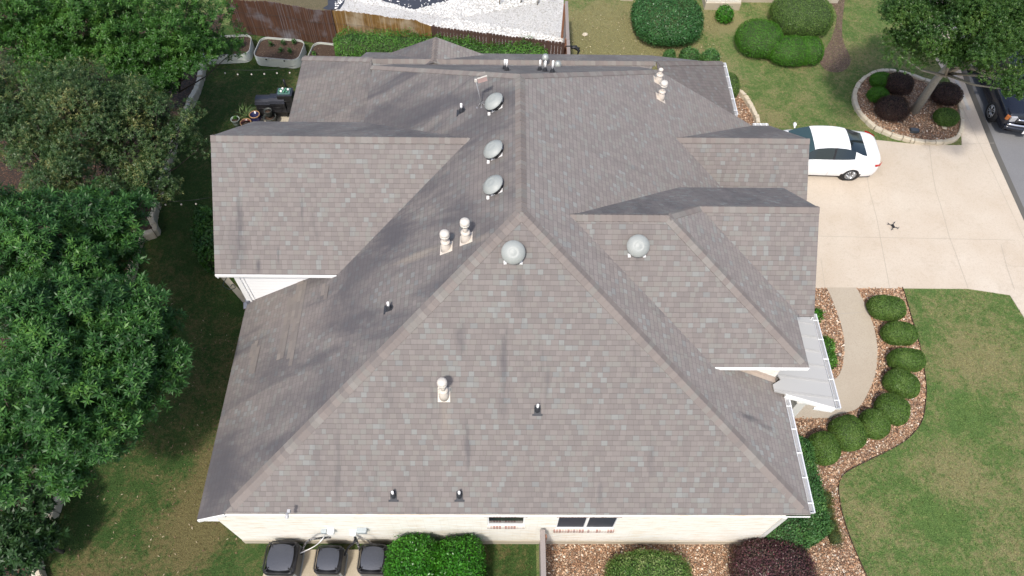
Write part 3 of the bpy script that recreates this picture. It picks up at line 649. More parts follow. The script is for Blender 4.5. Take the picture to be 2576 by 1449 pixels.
# replaced, paler shingles on the west slope: courses run parallel to the eave
pstrips = []
for (u0, v0, u1, v1, wd) in ((772, 712, 732, 910, 15), (757, 735, 745, 800, 14), (738, 750, 716, 895, 16), (728, 800, 708, 893, 12), (750, 812, 738, 858, 14), (768, 692, 760, 760, 13), (640, 905, 650, 860, 8), (830, 712, 826, 742, 8), (655, 872, 640, 930, 9)):
    a = onP(u0, v0, PW); b = onP(u1, v1, PW); x0 = a[0]; wx = wd/100*.9; x0 = round(x0/.111)*.111; wx = max(2, round(wx/.10))*.111-.004
    y0, y1 = sorted((a[1], b[1])); k = max(1, int((y1-y0)/.16)); 
    pm = MB(); pstrips.append(pm); lift = .0045+.0013*len(pstrips)
    for c in range(max(1, round(wx/.111))):
        xa = x0-(c+1)*.111; q0 = y0+rnd.uniform(-.15, .15); q1 = y1+rnd.uniform(-.12, .12)
        yy = q0
        while yy < q1:
            ye = min(q1, yy+rnd.uniform(.12, .3))
            z = lambda x: zW(x)+lift
            vs = [(xa, yy, z(xa)), (xa+.109, yy, z(xa+.109)), (xa+.109, ye-.004, z(xa+.109)), (xa, ye-.004, z(xa))]
            c_ = rnd.random()*50
            pm.add(vs, [(0, 1, 2, 3)], [[(c_, c_)]*4]); yy = ye
pmt = NT('replaced_shingles'); uvn = pmt.n('UVMap').outputs[0]; wnn = pmt.n('TexWhiteNoise', {'Vector': uvn}).outputs[0]; gp = pmt.n('NewGeometry').outputs['Position']
pc = pmt.ramp(wnn, [(0, (.160, .142, .130)), (.3, (.188, .165, .148)), (.6, (.172, .155, .142)), (.85, (.205, .183, .163))], 'CONSTANT')
pmt.set(pmt.mix(pmt.math('MULTIPLY', pmt.noise(gp, 70, 3), .15), pc, (.13, .12, .12)), .93, spec=.2)
for pm in pstrips: tag(hp(pm, 'replaced_shingles', pmt.mat, roof), 'strip of paler replaced shingles on the dark west slope')

# walls
SW = 4.90
mb = MB(); f1 = (-.34, .60); f2 = (1.43, 2.86)
def wall_s(mb, x0, x1, y, z0, z1, holes, dep=.16):
    "south wall with window openings: pieces butted end to end"
    xs = x0
    for (a, b, c, d) in holes:
        mb.bx((xs, y, z0), (a, y+.25, z1)); mb.bx((a, y, z0), (b, y+.25, c)); mb.bx((a, y, d), (b, y+.25, z1)); xs = b
    mb.bx((xs, y, z0), (x1, y+.25, z1))
w1a, w1b = onY(1226, 1299, SW), onY(1321, 1299, SW); w1c = onY(1228, 1318, SW); w2a, w2b = onY(1405, 1298, SW), onY(1559, 1300, SW); w2c = onY(1400, 1328, SW)
ZT = 2.88
z1t, z1b, z2t, z2b = 2.66, 1.83, 2.66, 1.20
z1t = 2.79; z1b = onY(1270, 1322, SW)[2]; z2t = 2.79; z2b = onY(1480, 1331, SW)[2]
holes = [(w1a[0], w1b[0], z1b, z1t), (w2a[0], w2b[0], z2b, z2t)]
wall_s(mb, xl+.02, 7.08, SW, .32, ZT, holes); mb.bx((-7.14, SW, .32), (xl+.02, SW+.25, 2.66))
mb.bx((-7.14, SW+.25, .32), (-6.9, 11.3, 2.62)); mb.bx((6.84, SW+.25, .32), (7.08, 8.4, 2.84))
# wing and gable walls
mb.bx((-7.56, 11.55, 0), (-7.31, 16.8, 4.2)); mb.bx((-7.31, 16.55, 0), (-4.5, 16.8, 4.2)); 
mb.prism([(11.55, 4.2), (16.7, 4.2), (LY, LZ-.3)], -7.5, -7.4) if False else None
gv = [(-7.55, 11.6, 4.2), (-7.55, 16.6, 4.2), (-7.55, LY, LZ-.16)]; mb.add(gv+[(x+.2, y, z) for x, y, z in gv], [(0, 2, 1), (3, 4, 5), (0, 3, 5, 2), (2, 5, 4, 1)])
mb.bx((-7.0, 16.8, 0), (-6.8, 19.2, 3.5)) if False else None
mb.bx((6.0, 8.55, 2.2), (7.42, 8.8, 4.42)); mb.bx((7.17, 8.8, 0), (7.42, 10.3, 4.42)); mb.bx((7.42, 10.3, 0), (8.0, 10.5, 4.25)); mb.bx((7.8, 10.5, 0), (8.0, 14.0, 4.25))
gv = [(8.0, 10.0, 4.2), (8.0, 14.0, 4.2), (8.0, R2Y, R2Z-.18)]; mb.add(gv+[(x-.2, y, z) for x, y, z in gv], [(0, 1, 2), (3, 5, 4), (0, 2, 5, 3), (2, 1, 4, 5)])
mb.bx((9.1, 13.7, 0), (9.35, 18.95, 2.05)); mb.bx((6.0, 18.75, 0), (9.1, 18.95, 2.0)); gv = [(9.35, 13.8, 2.0), (9.35, 18.9, 2.0), (9.35, KY, KZ-.2)]; mb.add(gv+[(x-.2, y, z) for x, y, z in gv], [(0, 1, 2), (3, 5, 4), (0, 2, 5, 3), (2, 1, 4, 5)])
mb.bx((7.7, 18.95, 0), (7.9, 21.6, 2.5)); mb.bx((-4.2, 21.6, 0), (7.7, 21.8, 2.3))
hp(mb, 'stone_wall', M['stone'])
mb = MB(); mb.bx((-7.15, SW-.012, -.1), (7.09, SW+.3, .32)); mb.bx((-7.15, SW+.3, -.1), (-6.88, 11.3, .32)); mb.bx((6.86, SW+.3, -.1), (7.09, 8.4, .32)); hp(mb, 'foundation', M['found'])
mb = MB(); mb.bx((-7.56, 11.30, 1.9), (-3.6, 11.55, 4.30)); hp(mb, 'siding_wall', M['siding'])
mb = MB(); mb.bx((-7.60, 11.26, 0), (-7.45, 11.30, 4.28)); mb.bx((-7.60, 11.30, 0), (-7.56, 11.42, 4.28)); mb.box((-7.36, 11.285, 3.1), (.02, .03, 2.3)); hp(mb, 'corner_trim', M['white'])
mb = MB(); mb.bx((7.02, SW-.03, .3), (7.14, SW, 2.8)); mb.bx((7.08, SW, .3), (7.12, 8.4, 2.82)); hp(mb, 'corner_trim', M['soffit'])
# fascias and soffits
mb = MB()
mb.bx((xl, 4.878, 2.850), (xh, 4.897, 2.893))
sx = [(WX, 4.90), (xl+.1, 4.90)]
mb.add([(WX, 4.880, zW(WX)-.04), (xl, 4.880, zW(xl)-.045), (xl, 4.880, zW(xl)-.20), (WX, 4.880, zW(WX)-.17), (WX, 4.912, zW(WX)-.04), (xl, 4.912, zW(xl)-.045), (xl, 4.912, zW(xl)-.20), (WX, 4.912, zW(WX)-.17)], [(3, 2, 1, 0), (4, 5, 6, 7), (0, 1, 5, 4), (7, 6, 2, 3), (3, 0, 4, 7)])
mb.bx((WX+.03, 4.915, zW(WX)-.20), (-7.14, 11.3, zW(WX)-.18))
mb.bx((WX, 4.915, zW(WX)-.185), (WX+.028, 11.3, zW(WX)-.055))
hp(mb, 'fascia', M['white'])
mb = MB(); mb.bx((LX, LS-.035, LE-.11), (lvx+.1, LS-.003, LE-.015)); mb.bx((LX+.02, LS, LE-.11), (lvx-.1, 11.3, LE-.095)); hp(mb, 'fascia', M['white'])
mb = MB(); mb.bx((gvx-.1, GS-.035, GE-.12), (GX, GS-.003, GE-.015)); mb.bx((gvx, GS, GE-.17), (GX-.02, 8.55, GE-.15)); mb.bx((GX, GS, GE-.19), (GX+.02, S2S, GE-.05)); hp(mb, 'fascia', M['white'])
for X, Y0, Z0, zt, Y1, Z1, sgn in ((LX, LS, LE, LZ, LN, LNZ, -1), (R2X, S2S, S2E, R2Z, NE_+.05, NEz-.04, 1), (KXx, KY-(KZ-2.0)/mS, 2.0, KZ, 19.22, KZ-mS*(19.22-KY), 1)):
    YY = LY if sgn < 0 else (R2Y if X == R2X else KY)
    for (ya, za), (yb, zb) in (((Y0, Z0), (YY, zt)), ((YY, zt), (Y1, Z1))):
        mb = MB(); x0, x1 = (X+.004, X+.034) if sgn < 0 else (X-.034, X-.004)
        vs = [(x, y, z) for x in (x0, x1) for y, z in ((ya, za-.055), (yb, zb-.055), (yb, zb-.22), (ya, za-.22))]
        mb.add(vs, [(0, 1, 2, 3), (7, 6, 5, 4), (3, 2, 6, 7), (0, 4, 5, 1), (0, 3, 7, 4), (1, 5, 6, 2)])
        hp(mb, 'rake_board', M['white'])
# brick lintels and sills
for nm_, a_, b_ in (('brick_lintel', (w1a[0]-.08, SW-.02, z1t), (w1b[0]+.06, SW, z1t+.055)), ('brick_sill', (w1a[0]-.02, SW-.045, z1b-.17), (w1b[0]+.02, SW, z1b-.02)),
                    ('brick_lintel', (w2a[0]-.04, SW-.02, z2t), (w2b[0]+.06, SW, z2t+.055)), ('brick_sill', (w2a[0]-.04, SW-.05, z2b-.19), (w2b[0]+.02, SW, z2b-.02))):
    mb = MB(); mb.bx(a_, b_); hp(mb, nm_, M['brick'])
for k, (a, b, zt_, zb_, pan) in enumerate(((w1a[0], w1b[0], z1t, z1b, 1), (w2a[0], w2b[0], z2t, z2b, 2))):
    mb = MB(); y = SW+.015 if k == 1 else SW+.02; t = .032
    mb.bx((a, y, zb_), (a+t, y+.08, zt_)); mb.bx((b-t, y, zb_), (b, y+.08, zt_)); mb.bx((a+t, y, zt_-t), (b-t, y+.08, zt_)); mb.bx((a+t, y, zb_), (b-t, y+.08, zb_+t))
    if pan == 2: mb.bx(((a+b)/2-.035, y-.005, zb_+t), ((a+b)/2+.035, y+.075, zt_-t))
    wf = hp(mb, 'window', M['white'])
    mb = MB()
    if pan == 2: mb.bx((a+t, y+.03, zb_+t), ((a+b)/2-.035, y+.04, zt_-t)); mb.bx(((a+b)/2+.035, y+.03, zb_+t), (b-t, y+.04, zt_-t)); scr = NT('insect_screen'); scr.set(scr.mix(scr.noise(scr.n('NewGeometry').outputs['Position'], 3, 4), (.012, .017, .028), (.035, .045, .065)), .55, spec=.3); gm = scr.mat
    else: mb.bx((a+t, y+.02, zb_+t), (b-t, y+.03, zt_-t)); gm = M['glassd']
    hp(mb, 'window_pane', gm, wf)
# gutters: an open trough with straps
def gutter(name, a, b, out, w=.125, hgt=.11, parent=None):
    a, b, out = Vector(a), Vector(b), Vector(out); d = (b-a).normalized(); up = Vector((0, 0, 1)); mb = MB(); t = .012
    prof = [(0, 0), (0, -hgt), (w*.8, -hgt), (w, -.015), (w+.012, 0), (w+.012, .008), (w-.02, .008), (w-.02, -.01), (w*.8-.012, -hgt+t), (t, -hgt+t), (t, 0)]
    n = len(prof); vs = []
    for p in (a, b): vs += [tuple(p+out*x+up*z) for x, z in prof]
    fs = [(i, (i+1) % n, n+(i+1) % n, n+i) for i in range(n)]
    mb.add(vs, fs)
    for p, s in ((a, 1), (b, -1)):
        mb.box(p+out*w*.5-up*hgt*.45, (w+.02, .012, hgt) if abs(out.x) > .5 else (.012, w+.02, hgt))
    g = hp(mb, name, M['gutter']); 
    k = max(2, int((b-a).length/.62))
    for i in range(k+1):
        mb = MB(); p = a+(b-a)*((i+.35)/(k+.7)); mb.box(p+out*w*.5+up*.012, (w+.03, .03, .006) if abs(out.x) > .5 else (.03, w+.03, .006)); hp(mb, 'gutter_strap', M['white'], g)
    mb = MB(); vs = [tuple(p+out*x+up*(-hgt*.80)) for p in (a, b) for x in (t, w*.82)]; mb.add(vs, [(0, 1, 3, 2)])
    hp(mb, 'trough_dirt', M['gutin'], g); return g
gutter('gutter', (xh-.005, 4.98, 2.94), (xh-.005, 8.05, 2.94), (1, 0, 0))
gutter('gutter', (8.30, 19.3, zE(8.3)-.03), (8.30, 22.06, zE(8.3)-.03), (1, 0, 0))
gutter('gutter', (9.13, 19.235, 2.03), (KXx-.02, 19.235, 2.03), (0, 1, 0))
# porch roof of standing-seam metal
pz = lambda x: 2.80+.26*(9.10-x)
PP = ((.26, 0, 1), 2.80+.26*9.10)
pr = [(7.3, 10.80), (9.08, 10.80)]+[onP(u, v, PP)[:2] for u, v in ((2102, 1026), (1977, 991), (1948, 984), (1944, 967), (1964, 955))]+[(7.42, 8.8)]
mb = MB(); mb.slab([(x, y, pz(x)) for x, y in pr], .05)
y = 10.35
porch = hp(mb, 'porch_roof', M['metalroof'])
sm = MB(); ys = [10.45, 9.98, 9.52, 9.05, 8.58, 8.10]
for y in ys:
    for dy in (0,) if y == 10.45 else (0, .045):
        x0 = 7.45 if y > 8.75 else 7.32; sm.add([(x0, y+dy-.006, pz(x0)), (9.07, y+dy-.006, pz(9.07)), (9.07, y+dy+.006, pz(9.07)), (x0, y+dy+.006, pz(x0)), (x0, y+dy, pz(x0)+.022), (9.07, y+dy, pz(9.07)+.022)], [(0, 1, 5, 4), (2, 3, 4, 5), (1, 2, 5), (0, 4, 3)])
hp(sm, 'seam', plain('seam_metal', (.42, .42, .41), .4, .1, .05), porch)
mb = MB(); q0, q1 = pr[3], pr[2]
def board(mb, a, b, za, zb, hgt, th=.035):
    a, b = Vector(a), Vector(b); d = (b-a).normalized(); n = Vector((d.y, -d.x))*th
    vs = [(a.x, a.y, za), (b.x, b.y, zb), (b.x, b.y, zb-hgt), (a.x, a.y, za-hgt), (a.x+n.x, a.y+n.y, za), (b.x+n.x, b.y+n.y, zb), (b.x+n.x, b.y+n.y, zb-hgt), (a.x+n.x, a.y+n.y, za-hgt)]
    mb.add(vs, [(3, 2, 1, 0), (4, 5, 6, 7), (0, 1, 5, 4), (3, 7, 6, 2), (0, 4, 7, 3), (1, 2, 6, 5)])
board(mb, q0, q1, pz(q0[0])-.01, pz(q1[0])-.01, .16); board(mb, (9.08, 10.80), (7.6, 10.80), pz(9.08)-.01, pz(7.6)-.01, .15); mb.bx((8.55, 8.0, 2.60), (8.75, 10.7, 2.78)); board(mb, (q1[0]-.55, q1[1]+.05), (q1[0]-.05, q1[1]-.02), 2.74, 2.72, .1)
hp(mb, 'porch_fascia', M['white'], porch)
gutter('gutter', (9.09, q1[1]+.0, 2.80), (9.09, 10.80, 2.80), (1, 0, 0))
cb = at(2021, 1012, 2.62); mb = MB(); mb.box((cb[0]-.02, cb[1]+.12, 1.35), (.26, .26, 2.62)); mb.box((cb[0]-.02, cb[1]+.12, .1), (.34, .34, .2)); mb.box((cb[0]-.02, cb[1]+.12, 2.58), (.32, .32, .1)); hp(mb, 'porch_column', M['soffit'])
# step flashing and weather stains where the wing wall meets the slope
mb = MB(); a = (6.05, 8.53, zE(6.05)+.02); b = (7.45, 8.53, zE(7.45)+.02)
mb.add([(a[0], 8.548, a[2]+.10), (b[0], 8.548, b[2]+.10), (b[0], 8.548, b[2]), (a[0], 8.548, a[2]), (b[0], 8.42, b[2]+.002), (a[0], 8.42, a[2]+.002)], [(0, 3, 2, 1), (3, 5, 4, 2)])
hp(mb, 'flashing', plain('painted_flashing', (.42, .35, .29), .6, var=.2, scale=9))
# valley kick-out flashing at the siding corner
mb = MB(); c = at(628, 757, 2.55); mb.box((c[0]-.04, 11.28, 2.5), (.14, .1, .22), rz=.5); mb.box((c[0]-.15, 11.2, 2.42), (.1, .22, .03), rz=.2); hp(mb, 'flashing', plain('lead_flashing', (.20, .21, .24), .5, .4, .3, 9))

# roof vents
def npl(pl): return Vector(pl[0]).normalized()
def dome_vent(u, v, pl):
    p = Vector(onP(u, v, pl)); n = npl(pl); q = Vector((0, 0, 1)).rotation_difference(n).to_matrix()
    down = n.cross(n.cross(Vector((0, 0, 1)))).normalized()
    mb = MB(); r = .285
    prof = [(r*1.0, .175), (r*1.01, .19), (r*.985, .205), (r*.86, .245), (r*.66, .282), (r*.5, .300), (r*.42, .305), (r*.36, .300), (r*.26, .303), (r*.13, .312), (0, .314)]
    c = p-n*.0
    mb.lathe([(r*.93, .17)]+prof, c, 36, q); d = hp(mb, 'dome_vent', M['dome'])
    mb = MB(); mb.lathe([(r*.62, -.02), (r*.62, .2)], c, 20, q); 
    # square flashing plate under it
    ax = Vector((0, 0, 1)).cross(n).normalized(); ay = n.cross(ax)
    pts = [c+ax*sx*.17+ay*sy*.17+n*.012 for sx, sy in ((-1, -1), (1, -1), (1, 1), (-1, 1))]
    hp(mb, 'vent_throat', M['dark'], d)
    mb = MB(); mb.add([tuple(x) for x in pts]+[tuple(x-n*.01) for x in pts], [(0, 1, 2, 3), (0, 4, 5, 1), (1, 5, 6, 2), (2, 6, 7, 3), (3, 7, 4, 0)])
    for s in (-1, 1): mb.box(c+ax*s*.19-ay*.25+n*.02, (.07, .09, .04))
    hp(mb, 'flashing_plate', M['pvc'], d); return d
def base_at(u, v, pl, h_px=None): return Vector(onP(u, v, pl))
for (u, v, pl) in ((1291, 634, PS), (1251, 266, PW), (1250, 386, PW), (1250, 475, PW)): dome_vent(u, v, pl)
PG = ((0, -mS, 1), GZ-mS*GY); dome_vent(1602, 618, PG)
def sloped_boot(mb, p, n, r, h, plate, mi=0):
    mb.lathe([(r*1.25, -.12), (r*1.15, h*.5), (r*.95, h)], p, 18, mi=mi)
M['cap'] = plain('flue_cap_paint', (.56, .52, .46), .5, var=.08, scale=12)
def flue(u, v, pl, h=.95, stub=False, r=.058):
    p = Vector(onP(u, v, pl)); n = npl(pl); mb = MB()
    ax = Vector((0, 0, 1)).cross(n).normalized(); ay = n.cross(ax)
    pts = [p+ax*sx*.15+ay*sy+n*.012 for sx, sy in ((-1, -.17), (1, -.17), (1, .2), (-1, .2))]
    mb.add([tuple(x) for x in pts]+[tuple(x-n*.01) for x in pts], [(0, 1, 2, 3), (0, 4, 5, 1), (1, 5, 6, 2), (2, 6, 7, 3), (3, 7, 4, 0)])
    mb.lathe([(.135, -.12), (.125, .10), (.085, .27), (r, .30)], p, 20)
    fl = hp(mb, 'flue', M['flue'])
    mb = MB(); mb.lathe([(r, .2), (r, h)], p, 16)
    mb.lathe([(r, .30), (.118, .285), (.118, .295), (r, .335)], p, 20); hp(mb, 'flue_pipe', M['flue'], fl)
    mb = MB()
    if stub: mb.lathe([(r*1.1, h), (r*1.25, h), (r*1.25, h+.05), (r*1.05, h+.05), (r*.9, h+.02), (0, h+.01)], p, 16)
    else:
        mb.lathe([(r, h-.02), (.115, h+.0), (.12, h+.03), (.118, h+.055), (.08, h+.05), (.08, h+.085), (.118, h+.085), (.122, h+.10), (.112, h+.145), (.075, h+.175), (0, h+.185)], p, 24)
    hp(mb, 'flue_cap', M['cap'], fl)
flue(1117, 994, PS, .62); flue(1122, 625, PW, .50); flue(1172, 602, PW, .58)
flue(1656, 205, PE, .46, True); flue(1662, 247, PE, .52)
def pipe(u, v, pl, h=.3, mat='pvc', r=.032):
    p = Vector(onP(u, v, pl)); n = npl(pl); ax = Vector((0, 0, 1)).cross(n).normalized(); ay = n.cross(ax); mb = MB()
    pts = [p+ax*sx+ay*sy+n*.012 for sx, sy in ((-.125, -.16), (.125, -.16), (.125, -.11), (.08, -.11), (.08, .1), (0, .14), (-.08, .1), (-.08, -.11), (-.125, -.11))]
    mb.add([tuple(x) for x in pts]+[tuple(x-n*.012) for x in pts], [tuple(range(9))]+[(i, i+9, (i+1) % 9+9, (i+1) % 9) for i in range(9)])
    mb.lathe([(.075, -.06), (.07, .05), (.042, .10), (.036, .15)], p, 16); b = hp(mb, 'vent_pipe', M['boot'])
    mb = MB(); mb.lathe([(r, .08), (r, h), (r*.78, h), (r*.78, h-.06), (0, h-.06)], p, 14); hp(mb, 'pipe', M[mat], b)
for (u, v) in ((990, 1246), (1156, 1246), (1352, 1030)): pipe(u, v, PS, .27)
pipe(979, 776, PW, .28); pipe(1161, 280, PW, .28)
for (u, v, h) in ((1270, 172, .34), (1275, 176, .38), (1358, 175, .36), (1371, 178, .36), (1389.5, 181, .40)): pipe(u, v, PN, h)
# rain-hooded vents by the rear ridge
for (u, v, z, h) in ((1371, 160, 3.4, .22), (1403, 166, 3.5, .02)):
    p = at(u, v, z); mb = MB(); mb.lathe([(.06, -.6), (.06, h)], p, 14); mb.lathe([(.13, h), (.13, h+.04), (.09, h+.16), (.0, h+.18)], p, 14); hp(mb, 'hooded_vent', plain('grey_vent', (.38, .40, .38), .5, .3, .1))
# antenna on its leaning mast
b0 = Vector(onP(1210, 263, PW)); t0 = Vector(onY(1197, 204, b0.y-.05)); mb = MB()
mb.tube([b0+Vector((-.02, 0, .02)), b0+Vector((0, -.02, .16)), t0], .017, 8)
mb.tube([b0+Vector((-.02, 0, .1)), b0+Vector((.12, -.08, .05)), b0+Vector((.3, -.05, -.02)), b0+Vector((.36, 0, .06))], .008, 6)
for dx, dy in ((-.10, -.06), (.02, -.12), (.14, .0)): mb.tube([b0+Vector((0, 0, .1)), b0+Vector((dx, dy, dx*mE-.01))], .009, 6); mb.box(b0+Vector((dx, dy, dx*mE)), (.06, .06, .015))
ant = hp(mb, 'antenna', plain('grey_mast', (.30, .295, .30), .5, .4, .1))
R3_ = Matrix.Rotation(math.radians(12), 3, 'Z') @ Matrix.Rotation(math.radians(-18), 3, 'X') @ Matrix.Rotation(math.radians(-10), 3, 'Y')
mb = MB(); mb.box(t0+Vector((.17, .06, .0)), (.26, .035, .13), tilt=R3_); hp(mb, 'antenna_panel', plain('weathered_pink', (.32, .22, .20), .6, 0, .2), ant)
mb = MB(); mb.box(t0+Vector((.17, .075, .07)), (.27, .05, .018), tilt=R3_); mb.box(t0+Vector((0, 0, .02)), (.07, .06, .07)); mb.box(t0+Vector((.04, .03, .0)), (.12, .03, .03), tilt=R3_)
for i in range(7): p = t0+R3_ @ Vector((.07+i*.035, .07, .07)); mb.tube([p, p+Vector((0, .02, .09))], .003, 4)
hp(mb, 'antenna_bracket', M['cap'], ant)
# service boxes on the wall, floodlight, pipework of the condensers
def wallbox(u, v, dx, dz, dep, mat, name):
    p = onY(u, v, SW-dep); mb = MB(); mb.box((p[0], SW-dep/2-.002, p[2]), (dx, dep, dz)); mb.box((p[0], SW-dep-.006, p[2]+.01), (dx*.86, .012, dz*.8)); o = hp(mb, name, mat); bevel(o, .006); return o
gb = plain('grey_box', (.36, .40, .41), .5, .2, .1)
wallbox(815, 1341, .15, .17, .09, gb, 'service_box'); wallbox(832, 1344, .17, .20, .13, M['white'], 'service_box'); wallbox(910, 1341, .26, .20, .12, gb, 'service_box'); wallbox(888, 1347, .18, .18, .12, M['white'], 'service_box')
p = Vector(onY(722, 1291, SW-.1)); mb = MB(); mb.lathe([(.035, 0), (.045, .10), (.04, .12)], p, 12, Matrix.Rotation(math.radians(120), 3, 'X')); mb.box(p+Vector((.03, .05, -.02)), (.07, .08, .07)); hp(mb, 'security_camera', plain('camera_grey', (.42, .42, .42), .5))
def hose(name, pts, r, mat, lab=None):
    mb = MB(); P = [Vector(p) for p in pts]; out = []
    for i in range(len(P)-1):
        p0 = P[max(i-1, 0)]; p1 = P[i]; p2 = P[i+1]; p3 = P[min(i+2, len(P)-1)]
        for j in range(5):
            t = j/5; out.append(.5*((2*p1)+(p2-p0)*t+(2*p0-5*p1+4*p2-p3)*t*t+(3*p1-p0-3*p2+p3)*t**3))
    out.append(P[-1]); mb.tube(out, r, 7); return mb
k = NT('insulated_line'); kn = k.noise(k.n('NewGeometry').outputs['Position'], 26, 2); k.set(k.mix(k.math('GREATER_THAN', kn, .55), (.015, .015, .015), (.30, .29, .28)), .8); insul = k.mat
def hy(u, v, y): return onY(u, v, y)
hp(hose('a', [hy(832, 1352, 4.8), hy(812, 1353, 4.75), hy(780, 1358, 4.65), at(766, 1372, .45), at(758, 1395, .4)], .03, 0), 'refrigerant_line', insul)
hp(hose('a', [hy(818, 1346, 4.78), hy(806, 1362, 4.6), at(788, 1376, .45), at(755, 1392, .45)], .014, 0), 'refrigerant_line', M['pvc'])
hp(hose('a', [hy(893, 1352, 4.8), hy(897, 1362, 4.75), at(903, 1374, .6), at(905, 1384, .5)], .035, 0), 'refrigerant_line', insul)
hp(hose('a', [hy(895, 1352, 4.8), hy(889, 1366, 4.65), at(876, 1378, .55), at(866, 1398, .5)], .03, 0), 'refrigerant_line', M['black'])
hp(hose('a', [hy(905, 1350, 4.8), hy(920, 1357, 4.7), at(945, 1372, .5), at(968, 1385, .4)], .013, 0), 'refrigerant_line', plain('line_grey', (.16, .15, .14), .7))

# ------------------------------------------------------------------ things round the house
def rrect(w, d, r, n=5):
    out = []
    for cx, cy, a0 in ((w/2-r, d/2-r, 0), (-w/2+r, d/2-r, 90), (-w/2+r, -d/2+r, 180), (w/2-r, -d/2+r, 270)):
        for i in range(n+1):
            a = math.radians(a0+90*i/n); out.append((cx+r*math.cos(a), cy+r*math.sin(a)))
    return out
acside = NT('louvred_panel'); zz = acside.n('SeparateXYZ', {0: acside.n('NewGeometry').outputs['Position']}).outputs[2]
fr_ = acside.math('FRACT', acside.math('DIVIDE', zz, .03)); acside.set(acside.mix(acside.math('LESS_THAN', fr_, .4), (.13, .135, .14), (.035, .035, .037)), .5, bump=fr_, bs=.6, bd=.01)
actop = plain('fan_guard_mesh', (.055, .060, .075), .42, .3, .25, 40, bump=.3)
def condenser(loc, w, lab):
    t = empty('air_conditioner', (loc[0], loc[1], .04), lab, 'air conditioner', 'condenser units on the concrete pad', rz=-.03)
    Ht = .78
    mb = MB(); o = rrect(w*.94, w*.94, .13*w); mb.prism(o, .06, Ht*.8); mb.build('casing', acside.mat, t)
    mb = MB(); mb.prism(rrect(w*.98, w*.98, .13*w), 0, .06); 
    for sx in (-1, 1):
        for sy in (-1, 1): mb.box((sx*w*.43, sy*w*.43, Ht*.4), (.05, .05, Ht*.76), rz=.785)
    mb.build('corner_post', plain('pale_post', (.30, .33, .34), .45, .2, .1), t)
    mb = MB(); oo = [rrect(w, w, .16*w, 6), rrect(w*1.02, w*1.02, .2*w, 6), rrect(w*.97, w*.97, .2*w, 6), rrect(w*.90, w*.90, .18*w, 6)]
    zs = [Ht*.80, Ht*.90, Ht*.96, Ht*.985]; n = len(oo[0]); vs = []; fs = []
    for o_, z in zip(oo, zs): vs += [(x, y, z) for x, y in o_]
    for i in range(3): fs += [(i*n+k, i*n+(k+1) % n, (i+1)*n+(k+1) % n, (i+1)*n+k) for k in range(n)]
    mb.add(vs, fs)
    for sx, sy in ((-1, -1), (1, -1), (1, 1), (-1, 1)):
        mb.tube([(sx*w*.45, sy*w*.45, Ht*.97), (sx*w*.30, sy*w*.30, Ht*1.03)], .014, 6)
    for s in (-1, 1):                                     # slats between rim and guard
        for k in range(6):
            f = .335+.02*k; z = Ht*(1.02-.008*k)
            a = w*f; mb.tube([(-a*.86, s*a*1.18, z), (a*.86, s*a*1.18, z)], .004, 4); mb.tube([(s*a*1.18, -a*.86, z), (s*a*1.18, a*.86, z)], .004, 4)
    mb.build('top_grille', M['black'], t)
    mb = MB(); a = w*.375; N = 9; vs = []
    for j in range(N):
        for i in range(N):
            x = -1+2*i/(N-1); y = -1+2*j/(N-1); q = 1-.10*(x*x*y*y); bul = .05*(1-x*x)*1.0+.05*(1-y*y)
            vs.append((a*x*q*(1+.06*(1-y*y)), a*y*q*(1+.06*(1-x*x)), Ht*1.0+bul*.5))
    mb.add(vs, [(j*N+i, j*N+i+1, (j+1)*N+i+1, (j+1)*N+i) for j in range(N-1) for i in range(N-1)], smooth=True)
    mb.add([(x, y, z-.02) for x, y, z in vs], [((j+1)*N+i, (j+1)*N+i+1, j*N+i+1, j*N+i) for j in range(N-1) for i in range(N-1)])
    mb.build('fan_guard', actop, t)
    mb = MB(); mb.lathe([(w*.34, Ht*.80), (w*.34, Ht*.9)], (0, 0, 0), 20); mb.build('fan_shroud', M['dark'], t)
    return t
c1, c2, c3 = at(706, 1403, .8), at(826, 1407, .8), at(937, 1405, .8)
condenser(c1, .86, 'large black-topped condenser, nearest the house corner and the lawn')
condenser(c2, .72, 'smaller black-topped condenser standing between the other two')
condenser(c3, .76, 'black-topped condenser tucked against the big green bush')

# wooden fences
def woodmat(name, c1, c2, vertical=True, w=.14):
    k = NT(name); P = k.n('NewGeometry').outputs['Position']; s = k.n('SeparateXYZ', {0: P})
    run = k.math('ADD', s.outputs[0], s.outputs[1]); cell = k.math('FLOOR', k.math('DIVIDE', run, w))
    wn = k.n('TexWhiteNoise', {'W': cell}, noise_dimensions='1D').outputs[0]
    v = k.n('VectorMath', {0: P, 1: (22, 22, 1.5)}, operation='MULTIPLY').outputs[0]
    g = k.noise(v, 1.5, 4, .7); col = k.mix(g, c1, c2); col = k.mix(k.math('MULTIPLY', wn, .35), col, [x*.55 for x in c1])
    return k.set(col, .85, bump=g, bs=.4, bd=.005)
M['greywood'] = woodmat('weathered_wood', (.20, .17, .155), (.33, .29, .265), w=3.)
M['picket'] = woodmat('cedar_pickets', (.20, .085, .045), (.34, .16, .09))
M['picketd'] = woodmat('stained_pickets', (.05, .026, .02), (.11, .06, .045))
